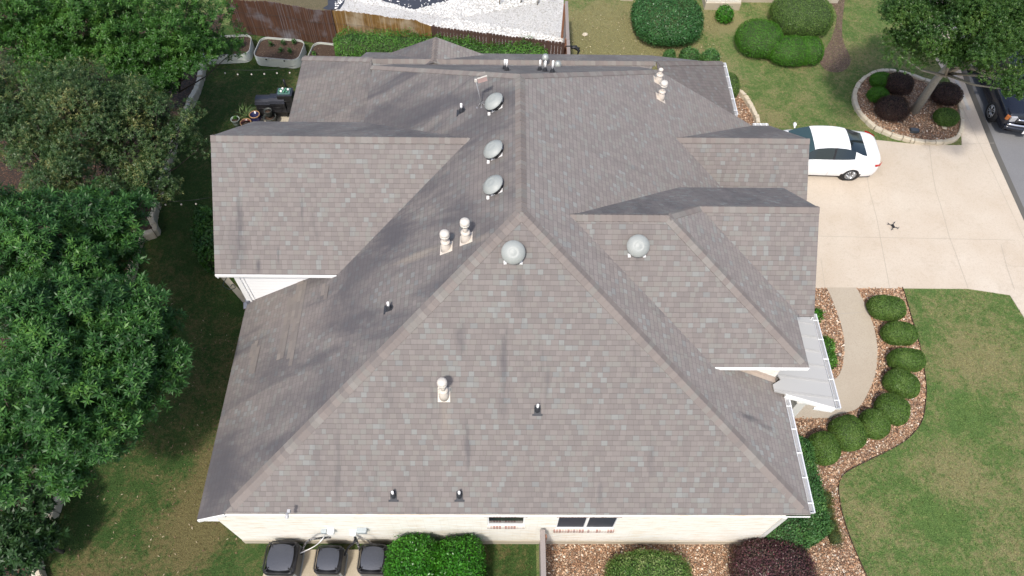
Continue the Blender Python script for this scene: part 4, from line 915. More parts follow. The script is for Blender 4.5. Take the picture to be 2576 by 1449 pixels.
def picket_fence(name, a, b, lab, mat, h=1.8, w=.135, side=1, rail=True):
    a, b = Vector(a), Vector(b); d = (b-a); L_ = d.length; d.normalize(); ang = math.atan2(d.y, d.x); n = Vector((-d.y, d.x))*side
    t = empty(name, (a.x, a.y, 0), lab, 'fence'); mb = MB(); k = int(L_/w)
    for i in range(k):
        c = d*((i+.5)*w); hh = h*rnd.uniform(.985, 1.01); x0 = w*.47
        pts = [(-x0, 0), (x0, 0), (x0, hh-.035), (x0-.03, hh), (-x0+.03, hh), (-x0, hh-.035)]
        vs = []
        for off in (-.009, .009):
            for s, z in pts: q = c+d*s+Vector((-d.y, d.x))*off; vs.append((q.x, q.y, z))
        mb.add(vs, [(5, 4, 3, 2, 1, 0), (6, 7, 8, 9, 10, 11)]+[(i2, (i2+1) % 6, 6+(i2+1) % 6, 6+i2) for i2 in range(6)])
    mb.build('picket_panel', mat, t)
    if rail:
        mb = MB()
        for z in (.3, 1.0, 1.62):
            c = d*L_/2+n*.035; mb.box((c.x, c.y, z), (L_, .04, .085), rz=ang)
        mb.build('fence_rail', M['picket'], t)
        for i in range(int(L_/2.4)+1):
            c = d*min(L_-.05, i*2.4+.05)+n*.08; mb = MB(); mb.box((c.x, c.y, .85), (.09, .09, 1.7), rz=ang); mb.build('fence_post', M['picket'], t)
    return t
fp = [at(1085, 75, 1.8), at(1180, 90, 1.8), at(1424, 112, 1.8)]
picket_fence('wooden_fence', at(1084, 65, 1.8)[:2], at(1427, 108, 1.8)[:2], 'dark stained picket fence with rusty cut tops behind the clipped hedge', M['picketd'])
# cap-boarded fence running away from the corner, and the like by the front wall
def capped_fence(a, b, lab, h=1.8):
    a, b = Vector(a), Vector(b); d = (b-a); L_ = d.length; d.normalize(); ang = math.atan2(d.y, d.x)
    t = empty('wooden_fence', (a.x, a.y, 0), lab, 'fence')
    mb = MB(); c = d*L_/2; mb.box((c.x, c.y, h*.5), (L_, .02, h-.04), rz=ang); mb.build('picket_panel', M['greywood'], t)
    mb = MB(); x = 0.
    while x < L_:
        l = min(2.4, L_-x); c = d*(x+l/2)+Vector((rnd.uniform(-.005, .005), 0)); mb.box((c.x, c.y, h), (l-.012, .135, .035), rz=ang+rnd.uniform(-.004, .004)); x += l
    bevel(mb.build('cap_board', M['greywood'], t), .006, 1)
    for i in range(int(L_/2.4)+1):
        c = d*min(L_-.1, i*2.4+.15)+Vector((-d.y, d.x))*.07; mb = MB(); mb.box((c.x, c.y, h*.48), (.09, .09, h*.95), rz=ang); mb.build('fence_post', M['picket'], t)
    mb = MB(); c = d*L_/2+Vector((-d.y, d.x))*.05; mb.box((c.x, c.y, h-.1), (L_, .04, .09), rz=ang); mb.build('fence_rail', M['picket'], t)
    return t
fa = at(1357, 1333, 1.8); capped_fence((fa[0]+.08, SW-.06), (fa[0]+.085, 1.2), 'short grey weathered fence with a cap board against the front stone wall')
f0, f1_ = at(1430, 150, 1.8), at(1425, 3, 1.8)
capped_fence((f0[0]+.0, f0[1]-1.2), (f1_[0], f1_[1]), 'long grey weathered fence with a cap board between white gravel and dry lawn')
gp_ = (f0[0]+.05, at(1430, 128, 1.6)[1]); mb = MB(); mb.box((gp_[0]+.0, gp_[1], 1.83), (.30, .035, .03)); mb.tube([(gp_[0]+.1, gp_[1], 1.78), (gp_[0]+.28, gp_[1]+.05, 1.74), (gp_[0]+.42, gp_[1]-.02, 1.62), (gp_[0]+.36, gp_[1]-.12, 1.5)], [.05, .09, .06, .02], 8); mb.tube([(gp_[0]+.28, gp_[1]+.03, 1.7), (gp_[0]+.45, gp_[1]+.08, 1.68)], [.05, .03], 6)
tag(mb.build('gate_latch', M['black']), 'black iron latch hanging on the grey fence by the dry lawn', 'latch')
# reed screens on the rear fence
def reed(name, uc, mats, lab):
    k = NT(name); P = k.n('NewGeometry').outputs['Position']; s = k.n('SeparateXYZ', {0: P}); lo, hi, pale = mats
    cell = k.math('FLOOR', k.math('DIVIDE', s.outputs[0], .012)); wn = k.n('TexWhiteNoise', {'W': cell}, noise_dimensions='1D').outputs[0]
    v = k.n('VectorMath', {0: P, 1: (26, 5, .8)}, operation='MULTIPLY').outputs[0]
    g = k.noise(v, 1., 5, .75); b = k.noise(P, 1.1, 4, .6)
    col = k.mix(k.math('MULTIPLY', k.math('SUBTRACT', g, .35), 2.6, clamp=True), lo, hi)
    col = k.mix(k.math('MULTIPLY', wn, .5), col, [x*.4 for x in lo])
    col = k.mix(k.math('MULTIPLY', k.math('SUBTRACT', b, .5), 4, clamp=True), col, k.mix(g, pale, [x*.6 for x in pale]))
    col = k.mix(k.math('MULTIPLY', k.math('GREATER_THAN', wn, .93), .55), col, pale)
    k.set(col, .8, bump=wn, bs=.5, bd=.008)
    tops = [Vector(at(u, v_, 1.8)) for u, v_ in uc]; t0_ = tops[0]
    mb = MB(); vs = []; fs = []; path = []
    for a, b in zip(tops[:-1], tops[1:]):
        n = max(2, int((b-a).length/.05))
        for i in range(n): path.append(a+(b-a)*i/n)
    path.append(tops[-1])
    for i, p in enumerate(path):
        j = rnd.uniform(-.012, .012); h = 1.8+rnd.uniform(-.03, .02)+.02*math.sin(i*.21)
        bow = .05*math.sin(i*.11)
        for off in (0, .025):
            vs += [(p.x-t0_.x, p.y-t0_.y+off+bow+j-.03, .04), (p.x-t0_.x, p.y-t0_.y+off+bow*.3+j, .95), (p.x-t0_.x, p.y-t0_.y+off+j*.5, h)]
    for i in range(len(path)-1):
        a = i*6; b = a+6
        fs += [(a, b, b+1, a+1), (a+1, b+1, b+2, a+2), (a+4, b+4, b+3, a+3), (a+5, b+5, b+4, a+4), (a+2, b+2, b+5, a+5)]
    mb.add(vs, fs)
    t = empty('reed_screen', (t0_.x, t0_.y, 0), lab, 'reed screen', 'reed screens on the rear fence'); mb.build('reed_panel', k.mat, t)
    mb = MB(); L_ = (tops[-1]-t0_); n = int(L_.length/2.2)
    for z in (.5, 1.2): mb.tube([(p.x-t0_.x, p.y-t0_.y-.05, z) for p in path[::8]+[path[-1]]], .004, 4)
    mb.build('tie_wire', M['dark'], t)
    mb = MB(); 
    for i in range(n+1): q = L_*(i/max(1, n)); mb.box((q.x, q.y+.09, .88), (.09, .09, 1.76))
    mb.build('fence_post', M['picketd'], t)
reed('brown_reeds', [(560, -8), (600, 0), (660, 4), (712, 9), (770, 22), (833, 27)], ((.055, .024, .015), (.135, .060, .028), (.20, .19, .21)), 'dark brown weathered reed screen beside the corrugated planters')
reed('golden_reeds', [(835, 27), (900, 31), (958, 41), (1000, 46), (1045, 52), (1090, 66)], ((.13, .065, .018), (.36, .21, .055), (.50, .42, .30)), 'golden brown bamboo reed screen behind the clipped hedge')

# corrugated raised beds
galv = plain('pale_corrugated_steel', (.50, .53, .47), .45, .15, .06, 5)
def raised_bed(corners, lab, cut=None):
    P = [Vector(at(u, v, .45)) for u, v in corners]; c = sum(P, Vector())/4
    ux = ((P[1]-P[0])+(P[2]-P[3]))/2; W_ = ux.length; uy = ((P[3]-P[0])+(P[2]-P[1]))/2; D_ = abs(uy.dot(Vector((-ux.y, ux.x, 0)).normalized())); ang = math.atan2(ux.y, ux.x)
    t = empty('raised_bed', (c.x, c.y, 0), lab, 'planter', 'corrugated steel planters by the reed fence', rz=ang)
    mb = MB(); n = 7; r = min(.32, D_*.4); prof = []
    for i in range(29): z = .45*i/28; prof.append((.016*math.sin(i/28*math.pi*2*6.5), z))
    vs = []; fs = []; base = rrect(W_, D_, r, n); m = len(base)
    for o_, z in prof:
        q = rrect(W_+2*o_, D_+2*o_, r+o_, n); vs += [(x, y, z) for x, y in q]
    for i in range(len(prof)-1): fs += [(i*m+k, i*m+(k+1) % m, (i+1)*m+(k+1) % m, (i+1)*m+k) for k in range(m)]
    b0_ = len(vs)
    for z in (.45, .30): q = rrect(W_-.02, D_-.02, r-.01, n); vs += [(x, y, z) for x, y in q]
    fs += [((len(prof)-1)*m+k, (len(prof)-1)*m+(k+1) % m, b0_+(k+1) % m, b0_+k) for k in range(m)]+[(b0_+k, b0_+(k+1) % m, b0_+m+(k+1) % m, b0_+m+k) for k in range(m)]
    mb.add(vs, fs); mb.build('corrugated_wall', galv, t)
    mb = MB(); q = rrect(W_, D_, r, n)+[]; mb.tube([(x, y, .455) for x, y in q]+[(q[0][0], q[0][1], .455)], .014, 6, cap=False); mb.build('rim_trim', plain('rim_rubber', (.40, .41, .40), .6), t)
    mb = MB(); q = rrect(W_-.03, D_-.03, r-.015, n); mb.prism(q, .28, .365); mb.build('soil', M['soil'], t)
    for x in (-W_*.2, W_*.2): mb = MB(); mb.box((x, -D_/2-.015, .38), (.06, .03, .05)); mb.build('clip', M['dark'], t)
    return t, W_, D_
raised_bed([(505, 92), (628, 88), (632, 134), (518, 142)], 'corrugated steel raised bed with bean plants half hidden under the bright tree')
raised_bed([(652, 92), (762, 101), (756, 153), (640, 143)], 'corrugated steel raised bed with seedlings, whole and nearest the roof corner')
raised_bed([(790, 104), (905, 118), (890, 172), (768, 160)], 'corrugated steel raised bed mostly hidden behind the roof and hedge')
# metal edging lying by the planters is the screen's kick board
# barbecue smoker cabinets on the terrace
blk = plain('black_enamel', (.035, .038, .05), .38, .3, .25, 10)
def cabinet(loc, w, d, h, lab, rz, name='smoker', lid=True, tub=False):
    t = empty(name, (loc[0], loc[1], .05), lab, 'barbecue' if not tub else 'cabinet', rz=rz); mb = MB(); mb.bx((-w/2, -d/2, .12), (w/2, d/2, h)); bevel(mb.build('cabinet_body', M['black'], t), .015)
    mb = MB(); mb.bx((-w/2-.015, -d/2-.02, h+.002), (w/2+.015, d/2+.01, h+.035)); bevel(mb.build('top_plate', blk, t), .01)
    for sx in (-1, 1):
        for sy in (-1, 1): mb = MB(); mb.lathe([(.02, 0), (.02, .12)], (sx*w*.42, sy*d*.4, 0), 8); mb.build('leg', M['dark'], t)
    mb = MB(); mb.tube([(-w*.3, -d/2-.05, h*.8), (w*.3, -d/2-.05, h*.8)], .012, 6); mb.build('handle', M['dark'], t)
    if lid:
        mb = MB(); vs = []; prof = [(-d/2, h+.035), (-d*.42, h+.12), (-d*.18, h+.17), (d*.2, h+.17), (d*.48, h+.12), (d/2, h+.035)]
        for x in (-w/2, w/2): vs += [(x, y, z) for y, z in prof]
        n = len(prof); mb.add(vs, [(i, i+1, n+i+1, n+i) for i in range(n-1)]+[tuple(range(n-1, -1, -1)), tuple(range(n, 2*n))]); mb.build('lid', blk, t)
    return t
g1, g2, g3 = at(661, 250, .85), at(695, 246, .9), at(715, 231, 1.15)
ra = .02
cabinet((g1[0], g1[1]), .55, .46, .72, 'low black metal cabinet, farthest out on the lawn in the barbecue row', ra, 'barbecue')
cabinet((g2[0]+.03, g2[1]), .60, .48, .74, 'black barbecue with a worn shiny patch on its hood, middle of the row', ra, 'barbecue')
t = cabinet((g3[0], g3[1]+.02), .58, .44, 1.05, 'tall black smoker cabinet carrying a tray of potted seedlings', ra, 'smoker', lid=False)
tz = 1.05+.05+.035; t = empty('seedling_tray', (g3[0]-.01, g3[1]+.03, tz), 'teal tray of small white and green pots on the tall black smoker', 'plant tray', rz=ra)
mb = MB(); mb.prism(rrect(.48, .34, .03), 0, .03); mb.build('tray', plain('teal_tray', (.08, .16, .15), .5), t)
for i, (x, y, c) in enumerate(((-.13, .02, 0), (-.06, .08, 1), (-.10, -.07, 1), (.02, -.02, 0), (.07, .07, 0), (.16, .03, 1), (.12, -.09, 0), (-.18, -.06, 0), (.0, -.11, 0))):
    mb = MB(); mb.lathe([(.028, .03), (.042, .10), (.036, .10), (.03, .06), (0, .06)], (x, y, 0), 12); mb.build('seedling_pot', M['pvc'] if c else plain('green_pot', (.05, .2, .12), .5), t)
t = empty('smoke_stack', (at(736, 262, .4)[0], at(736, 262, .4)[1], .05), 'black vertical smoker barrel standing half under the roof edge', 'smoker'); mb = MB(); mb.lathe([(.2, 0), (.22, .1), (.22, .95), (.15, 1.08), (0, 1.1)], (0, 0, 0), 20); mb.build('barrel', M['black'], t); mb = MB(); mb.tube([(-.08, .1, 1.05), (-.1, .12, 1.5)], .04, 10); mb.build('chimney', M['black'], t)
# lattice bench table
p = at(712, 272, .5); t = empty('lattice_table', (p[0], p[1], .05), 'low black slatted metal table with a pale back edge under the smoker', 'table'); mb = MB()
for i in range(14): mb.bx((-.34+i*.052, -.2, .45), (-.325+i*.052+.014, .2, .462))
mb.build('slat_top', M['dark'], t); mb = MB()
for x in (-.37, -.02, .35): mb.bx((x-.02, -.22, .44), (x+.02, .22, .47))
for y in (-.22, .22): mb.bx((-.39, y-.02, .44), (.37, y+.02, .47))
mb.build('table_frame', M['black'], t); mb = MB(); mb.bx((-.39, .24, .47), (.37, .27, .5)); mb.build('table_edge', M['soffit'], t)
for x in (-.36, .34):
    for y in (-.2, .2): mb = MB(); mb.bx((x-.02, y-.02, 0), (x+.02, y+.02, .44)); mb.build('leg', M['black'], t)
# plant pots
potbl = plain('blue_glaze', (.018, .018, .06), .25, 0, .4, 8); potrim = plain('clay_rim', (.32, .18, .09), .6, var=.2)
def pot(u, v, z, r, h, mat, lab, rim=None, inner=None, name='plant_pot', belly=False, dz=0., grp=None):
    p = at(u, v, z); t = empty(name, (p[0], p[1], z-h if dz == 0 else dz), lab, 'plant pot', grp); mb = MB()
    prof = [(r*.68, 0), (r*.8, h*.4), (r*.96, h*.92), (r*1.05, h*.94), (r*1.05, h), (r*.92, h), (r*.88, h*.8)] if not belly else [(r*.6, 0), (r*.95, h*.25), (r*1.08, h*.5), (r*1.0, h*.78), (r*.86, h*.9), (r*.98, h), (r*.86, h), (r*.8, h*.85)]
    mb.lathe(prof, (0, 0, 0), 24); mb.build('pot_body', mat, t)
    mb = MB(); mb.lathe([(r*.86, h*.80), (0, h*.84)], (0, 0, 0), 20); mb.build('pot_soil', inner or M['soil'], t)
    if rim: mb = MB(); a = [(r*math.cos(i*.3927)*.98, r*math.sin(i*.3927)*.98, h+.004) for i in range(17)]; mb.tube(a, .022, 6, cap=False); mb.build('pot_rim', rim, t)
    return t
pdark = plain('dark_pot', (.05, .055, .05), .6, var=.3, scale=8)
pot(591, 299, .38, .17, .33, plain('pale_green_pot', (.30, .34, .30), .5), 'pale grey-green tapered pot at the outer end of the pot group')
pot(640, 288, .5, .20, .45, potbl, 'glazed blue pot with a tan rim and bare earth', rim=potrim, belly=True)
pot(618, 308, .42, .21, .36, plain('oxblood_glaze', (.10, .025, .022), .3, var=.4), 'dark red glazed bowl half under the roof edge', rim=potrim)
pot(678, 292, .45, .24, .40, pdark, 'wide dark nursery pot on the terrace with another pot in it')
pot(672, 274, .80, .15, .30, pdark, 'small dark pot standing in the wide dark pot', dz=.43)
# string lights
def lights(pts, z, lab, wire):
    t = empty('string_lights', (*at(*pts[0], z)[:2], z), lab, 'string lights'); o = Vector(at(*pts[0], z))
    for u, v in pts:
        q = Vector(at(u, v, z))-o; mb = MB(); mb.lathe([(0, -.035), (.026, -.022), (.032, 0), (.02, .025), (.012, .04)], tuple(q), 10); b = mb.build('bulb', M['cap'], t)
        mb = MB(); mb.lathe([(.014, .04), (.014, .075)], tuple(q), 8); mb.build('socket', M['black'], b)
    mb = MB(); Q = [Vector(at(u, v, z))-o+Vector((0, 0, .08)) for u, v in wire]; mb.tube(Q, .006, 5); mb.build('cable', M['black'], t)
lights([(566, 184), (598, 187), (633, 187), (665, 186), (697, 184), (729, 183)], 2.9, 'string of six small white bulbs over the lawn by the planters', [(515, 174), (566, 178), (620, 181), (690, 180), (745, 170)])
lights([(416, 515), (456, 514), (493, 513)], 2.9, 'string of three small white bulbs over the dark lawn beside the wing', [(395, 508), (440, 511), (493, 507), (535, 500)])
# garden hose loop on the edging slab
p = [at(u, v, .075) for u, v in ((574, 692), (566, 705), (561, 716), (566, 722), (578, 728), (588, 726), (592, 722), (585, 715), (580, 722))]
tag(hose('a', p, .012, 0).build('garden_hose', plain('green_hose', (.04, .07, .06), .5)), 'thin dark green hose looped on the pale edging slab by the wing wall', 'hose')
# irrigation box and rocks in the island, lawn stone
p = at(2300, 329, .1); t = empty('valve_box', (p[0], p[1], .05), 'dark grey plastic valve box lying in the island river rock', 'valve box', rz=-.15); mb = MB(); mb.prism(rrect(.34, .20, .03), 0, .11); mb.build('box_body', plain('grey_plastic', (.06, .07, .075), .5, var=.2), t); mb = MB(); mb.prism(rrect(.30, .17, .03), .112, .13); mb.build('box_lid', plain('grey_plastic_lid', (.08, .09, .1), .4, var=.2), t)
def rock(u, v, s, lab, mat=M['edging'], z=0.):
    p = at(u, v, z); bm_v = []; mb = MB(); mb.lathe([(s*.7, 0), (s, s*.25), (s*.8, s*.55), (0, s*.65)], (0, 0, 0), 7, smooth=False); mb.v = [(x*rnd.uniform(.8, 1.25), y*rnd.uniform(.6, 1.1), q) for x, y, q in mb.v]
    o = mb.build('rock', mat); o.location = (p[0], p[1], z); return tag(o, lab, 'rock')
rock(1472, 88, .13, 'pale pointed stone lying alone on the dry lawn by the grey fence')
rock(2246, 330, .07, 'small grey stone beside the valve box', plain('greenish_rock', (.12, .13, .11), .8), .06)
rock(2375, 322, .11, 'flat pale stone beside the small green shrub of the island', M['edging'], .06)
rock(1974, 83, .16, 'pale stone showing between the round bright shrubs', M['edging'])
p = at(2069, 1045, .1)
p = C2(1182, 1230); p = at(*p, .12); t = empty('path_light', (p[0], p[1], 0), 'small round path light in the river rock beside the curved walk', 'path light'); mb = MB(); mb.lathe([(.008, 0), (.008, .16)], (0, 0, 0), 8); mb.build('stake', M['dark'], t); mb = MB(); mb.lathe([(.06, .155), (.055, .18), (.02, .20), (0, .20)], (0, 0, 0), 16); mb.build('light_head', plain('bronze_head', (.38, .34, .28), .4), t)
# downspout block at the front corner
p = at(1838, 1345, .1); t = empty('splash_block', (p[0]+.1, p[1]-.12, .02), 'wooden and metal downspout splash block at the foot of the wall by the purple bush', 'splash block', rz=.75); mb = MB(); mb.bx((-.34, -.07, 0), (.3, -.04, .09)); mb.bx((-.34, .04, 0), (.3, .07, .09)); mb.bx((-.34, -.04, 0), (.3, .04, .02)); mb.build('channel', plain('brown_block', (.16, .11, .08), .8, var=.3), t); mb = MB(); mb.box((.3, 0, .22), (.16, .12, .04)); mb.build('spout_elbow', M['soffit'], t)
# neighbouring house corner (walls only reach into the frame)
t = empty('neighbour_house', (10.5, 31, 0), 'cream stone corner of the neighbouring house at the top edge', 'house'); mb = MB(); a = at(1772, 16, .0); 
def loc(x, y, z): return (x-10.5, y-31, z)
q1, q2, q3 = at(1772, 22, 0), at(1858, 27, 0), at(1947, 13, 0)
mb.bx(loc(q1[0]-.0, q2[1]+.06, .36), loc(q2[0], q2[1]+6, 3)); mb.bx(loc(q2[0], q3[1]+.22, .36), loc(q3[0]+3, q3[1]+6, 3)); mb.build('stone_wall', M['stone'], t)
mb = MB(); mb.bx(loc(q1[0]-.03, q2[1]+.03, 0), loc(q2[0]+.03, q2[1]+6, .36)); mb.bx(loc(q2[0]+.03, q3[1]+.18, 0), loc(q3[0]+3, q3[1]+6, .36)); mb.build('foundation', M['found'], t)
mb = MB(); mb.bx(loc(q1[0]-.4, q2[1]-.2, 3.0), loc(q3[0]+3.4, q3[1]+6.5, 3.2)); mb.v = [(x, y+.9, z) for x, y, z in mb.v]; mb.build('roof', M['sh_front'], t)
tag(sheet('neighbour_step', px([(1560, -10), (1590, -10), (1592, 3), (1560, 2)]), .1, M['slab'], .12), None)

# drone standing on the driveway
p = at(2246, 570, .05); t = empty('drone', (p[0], p[1], .022), 'small black four-armed drone standing on the concrete driveway', 'drone', rz=.25); mb = MB(); mb.box((0, 0, .06), (.075, .16, .05)); bevel(mb.build('drone_body', M['black'], t), .015)
for i, (sx, sy) in enumerate(((-1, -1), (1, -1), (1, 1), (-1, 1))):
    e = (sx*.125, sy*.13, .07); mb = MB(); mb.tube([(sx*.03, sy*.05, .06), e], .009, 6); mb.lathe([(.014, -.02), (.016, .02), (0, .025)], e, 10); mb.tube([e, (e[0], e[1], 0)], .005, 5); a = mb.build('drone_arm', M['black'], t)
    mb = MB(); an = rnd.uniform(0, 3.1); dx, dy = math.cos(an), math.sin(an); mb.box((e[0], e[1], .098), (.12, .011, .002), rz=an); mb.build('propeller', plain('propeller_grey', (.1, .1, .1), .5), a)

# ------------------------------------------------------------------ vehicles
paintw = NT('white_car_paint').set((.80, .80, .80), .25, spec=.5)
paintb = NT('dark_car_paint').set((.012, .014, .022), .18, spec=.6)
cglass = NT('tinted_glass').set((.010, .016, .019), .06, spec=.8)
wglass = NT('windscreen_glass').set((.035, .065, .068), .08, spec=.8)
chrome = NT('chrome').set((.70, .70, .72), .18, metal=1.)
alloy = NT('alloy').set((.45, .46, .47), .3, metal=.8)
tyre = NT('tyre_rubber').set((.014, .014, .015), .8)
lampr = NT('red_lamp').set((.45, .008, .012), .2); lampc = NT('clear_lamp').set((.55, .55, .56), .15, metal=.4); lampo = NT('amber_lamp').set((.42, .13, .03), .25)
def wheel(t, x, y, r, w, side):
    R = Matrix.Rotation(math.radians(90), 3, 'X'); mb = MB()
    e = empty('wheel', (x, y, r)); e.parent = t
    mb.lathe([(r*.66, -w/2), (r*.92, -w/2), (r, -w*.32), (r, w*.32), (r*.92, w/2), (r*.66, w/2), (r*.62, w*.3), (r*.62, -w*.3), (r*.66, -w/2)], (0, 0, 0), 32, R); mb.build('tyre', tyre, e)
    mb = MB(); yy = side*w*.5; mb.lathe([(r*.66, 0), (r*.62, .012), (r*.58, -.005), (r*.58, -.04)], (0, yy, 0), 32, Matrix.Rotation(math.radians(-90*side), 3, 'X'))
    for k in range(10):
        a = k*math.pi/5+(.1 if k % 2 else -.1); ca, sa = math.cos(a), math.sin(a)
        mb.tube([(ca*r*.12, yy, sa*r*.12), (ca*r*.60, yy, sa*r*.60)], [.026, .018], 5)
    mb.lathe([(r*.15, -.02), (r*.14, .018), (0, .02)], (0, yy, 0), 16, Matrix.Rotation(math.radians(-90*side), 3, 'X')); mb.build('rim', alloy, e)
    mb = MB(); mb.lathe([(r*.60, 0), (0, 0)], (0, yy-side*.06, 0), 24, R); mb.build('brake_disc', M['dark'], e)
def loft(st, groups, mats, t, sub=0):
    """st: list of (x, [(y,z)...]) half sections from sill to centre line. groups: (i0,i1,j0,j1)->name for glass etc."""
    n = len(st[0][1]); V = []
    for x, sec in st:
        for y, z in sec: V.append((x, y, z))
    def gi(i, j, s): return (i*n+j, s)
    out = {}
    for i in range(len(st)-1):
        for j in range(n-1):
            nm = 'body'; sd = (0,)
            for gk, (i0, i1, j0, j1, g) in enumerate(groups):
                if i0 <= i < i1 and j0 <= j < j1: nm = g+'.'+str(gk); sd = (1, -1) if j1 < n-2 else (0,)
            for q in sd: out.setdefault((nm, q), []).append((i, j))
    res = {}
    for (nm, side_), cells in out.items():
        mb = MB(); m = {}; vs = []; fs = []
        def vid(i, j, s):
            V_ = V[i*n+j]; key = (i, j, s if V_[1] > 1e-4 else 1)
            if key not in m: m[key] = len(vs); vs.append((V_[0], V_[1]*key[2], V_[2]))
            return m[key]
        for i, j in cells:
            for s in ((1, -1) if side_ == 0 else (side_,)):
                q = [vid(i, j, s), vid(i+1, j, s), vid(i+1, j+1, s), vid(i, j+1, s)]
                q = list(dict.fromkeys(q))
                if len(q) < 3: continue
                fs.append(q if s < 0 else q[::-1])
        mb.add(vs, fs, smooth=True); base = nm.split('.')[0]
        o = mb.build(base, mats[base], t); res[nm if nm == 'body' else (nm, side_)] = o
        if nm == 'body':
            pass
    return res
def sedan(loc, rz, lab):
    t = empty('parked_car', loc, lab, 'car', rz=rz)
    # x: 0 front .. 4.66 rear ; section points: sill, low door, crease, shoulder, belt, rail, roof, centre
    def S(x, hw, zs, zb, yb, zr, yr, zc, yroof=None):
        yroof = yroof if yroof is not None else yr*.62
        return (x, [(hw*.93, .20), (hw, .42), (hw*.995, zs*.78), (hw*.955, zs), (yb, zb), (yr, zr), (yroof, zr+(zc-zr)*.75), (0, zc)])
    st = [S(0.0, .42, .50, .54, .40, .56, .36, .58), S(.08, .66, .56, .60, .60, .63, .5, .66), S(.30, .82, .63, .69, .74, .74, .6, .77), S(.75, .875, .72, .79, .78, .84, .62, .87), S(1.20, .895, .80, .88, .80, .94, .66, .975),
          S(1.33, .897, .82, .915, .80, .955, .70, 1.0), S(1.62, .90, .84, .96, .79, 1.10, .70, 1.15), S(1.98, .90, .86, .975, .775, 1.325, .60, 1.385), S(2.10, .90, .865, .98, .772, 1.365, .585, 1.43), S(2.45, .90, .87, .985, .77, 1.40, .57, 1.462), S(2.72, .90, .875, .99, .77, 1.405, .565, 1.465), S(2.80, .90, .875, .99, .77, 1.403, .565, 1.463),
          S(3.10, .90, .88, 1.0, .77, 1.375, .56, 1.445), S(3.32, .90, .89, 1.01, .765, 1.325, .56, 1.405), S(3.55, .90, .90, 1.03, .755, 1.235, .575, 1.315), S(3.85, .895, .91, 1.05, .73, 1.105, .60, 1.165), S(4.02, .89, .915, 1.045, .70, 1.065, .60, 1.09),
          S(4.25, .87, .91, 1.03, .66, 1.05, .56, 1.07), S(4.45, .83, .89, 1.01, .60, 1.035, .5, 1.055), S(4.56, .76, .84, .97, .56, 1.0, .45, 1.02), S(4.64, .66, .72, .80, .52, .84, .4, .86), S(4.67, .5, .55, .6, .42, .62, .34, .64)]
    gl = [(5, 7, 5, 7, 'windscreen'), (13, 16, 5, 7, 'rear_window')]
    # side windows: between belt (4) and rail (5)
    gl += [(6, 10, 4, 5, 'side_window'), (11, 14, 4, 5, 'side_window'), (10, 11, 4, 5, 'pillar')]
    r = loft(st, gl, {'body': paintw, 'windscreen': wglass, 'rear_window': cglass, 'side_window': cglass, 'pillar': M['black']}, t)
    b = r['body']; m = b.modifiers.new('edge', 'EDGE_SPLIT'); m.split_angle = math.radians(50)
    for o in r.values():
        o.location = o.location
    # underside and bumpers
    mb = MB(); mb.bx((.25, -.78, .17), (4.45, .78, .24)); mb.build('underbody', M['dark'], t)
    for x in (.92, 3.62):
        for s in (-1, 1):
            mb = MB(); R = Matrix.Rotation(math.radians(90), 3, 'X'); mb.lathe([(.375, 0), (.375, .03), (0, .03)], (x, s*.885+(.0 if s > 0 else .03), .335), 28, R); mb.build('wheel_arch', M['dark'], t)
            wheel(t, x, s*.80, .325, .21, s)
    for s in (-1, 1):
        mb = MB(); mb.tube([(1.60, s*.86, .95), (1.62, s*.95, .98)], .03, 6); mb.lathe([(0, -.10), (.07, -.07), (.085, 0), (.07, .07), (0, .09)], (1.62, s*1.0, 1.0), 12, Matrix.Rotation(math.radians(75), 3, 'X'), sx=.75, sy=1); mb.build('wing_mirror', paintw, t)
        mb = MB(); mb.add([(4.30, s*.868, .93), (4.46, s*.835, .90), (4.63, s*.665, .90), (4.655, s*.60, .80), (4.58, s*.76, .74), (4.36, s*.87, .80)], [(0, 1, 5), (1, 4, 5), (1, 2, 4), (2, 3, 4)]); mb.v = [(x+.012, y*1.012, z) for x, y, z in mb.v]; mb.build('tail_lamp', lampr, t)
        mb = MB(); mb.add([(.12, s*.70, .62), (.35, s*.83, .68), (.55, s*.86, .72), (.40, s*.85, .62), (.15, s*.72, .55)], [(0, 1, 4), (1, 3, 4), (1, 2, 3)]); mb.v = [(x-.01, y*1.01, z+.01) for x, y, z in mb.v]; mb.build('headlamp', lampc, t)
        for x in (2.62, 3.45): mb = MB(); mb.box((x, s*.912, .80), (.17, .02, .028)); mb.build('door_handle', paintw, t)
        mb = MB(); 
        for a, b_ in (((1.48, .90), (1.42, .28)), ((2.74, .90), (2.70, .28)), ((3.72, .93), (3.45, .62))): mb.add([(a[0], s*.9035, a[1]), (a[0]+.008, s*.9035, a[1]), (b_[0]+.008, s*.9045, b_[1]), (b_[0], s*.9045, b_[1])], [(0, 1, 2, 3)])
        mb.build('door_gap', plain('panel_gap', (.25, .25, .25), .6), t)
    mb = MB(); mb.box((4.66, 0, .62), (.02, .42, .13)); mb.build('number_plate', M['pvc'], t)
    mb = MB(); mb.box((2.0, .03, 1.02), (.06, .16, .05)); mb.build('interior_mirror', M['dark'], t)
    return t
cr = at(2207, 388, .8); car = sedan((cr[0]-4.60, 19.42, .022), math.radians(-2.0), 'white four-door sedan parked nose-in beside the garage roof on the concrete driveway')

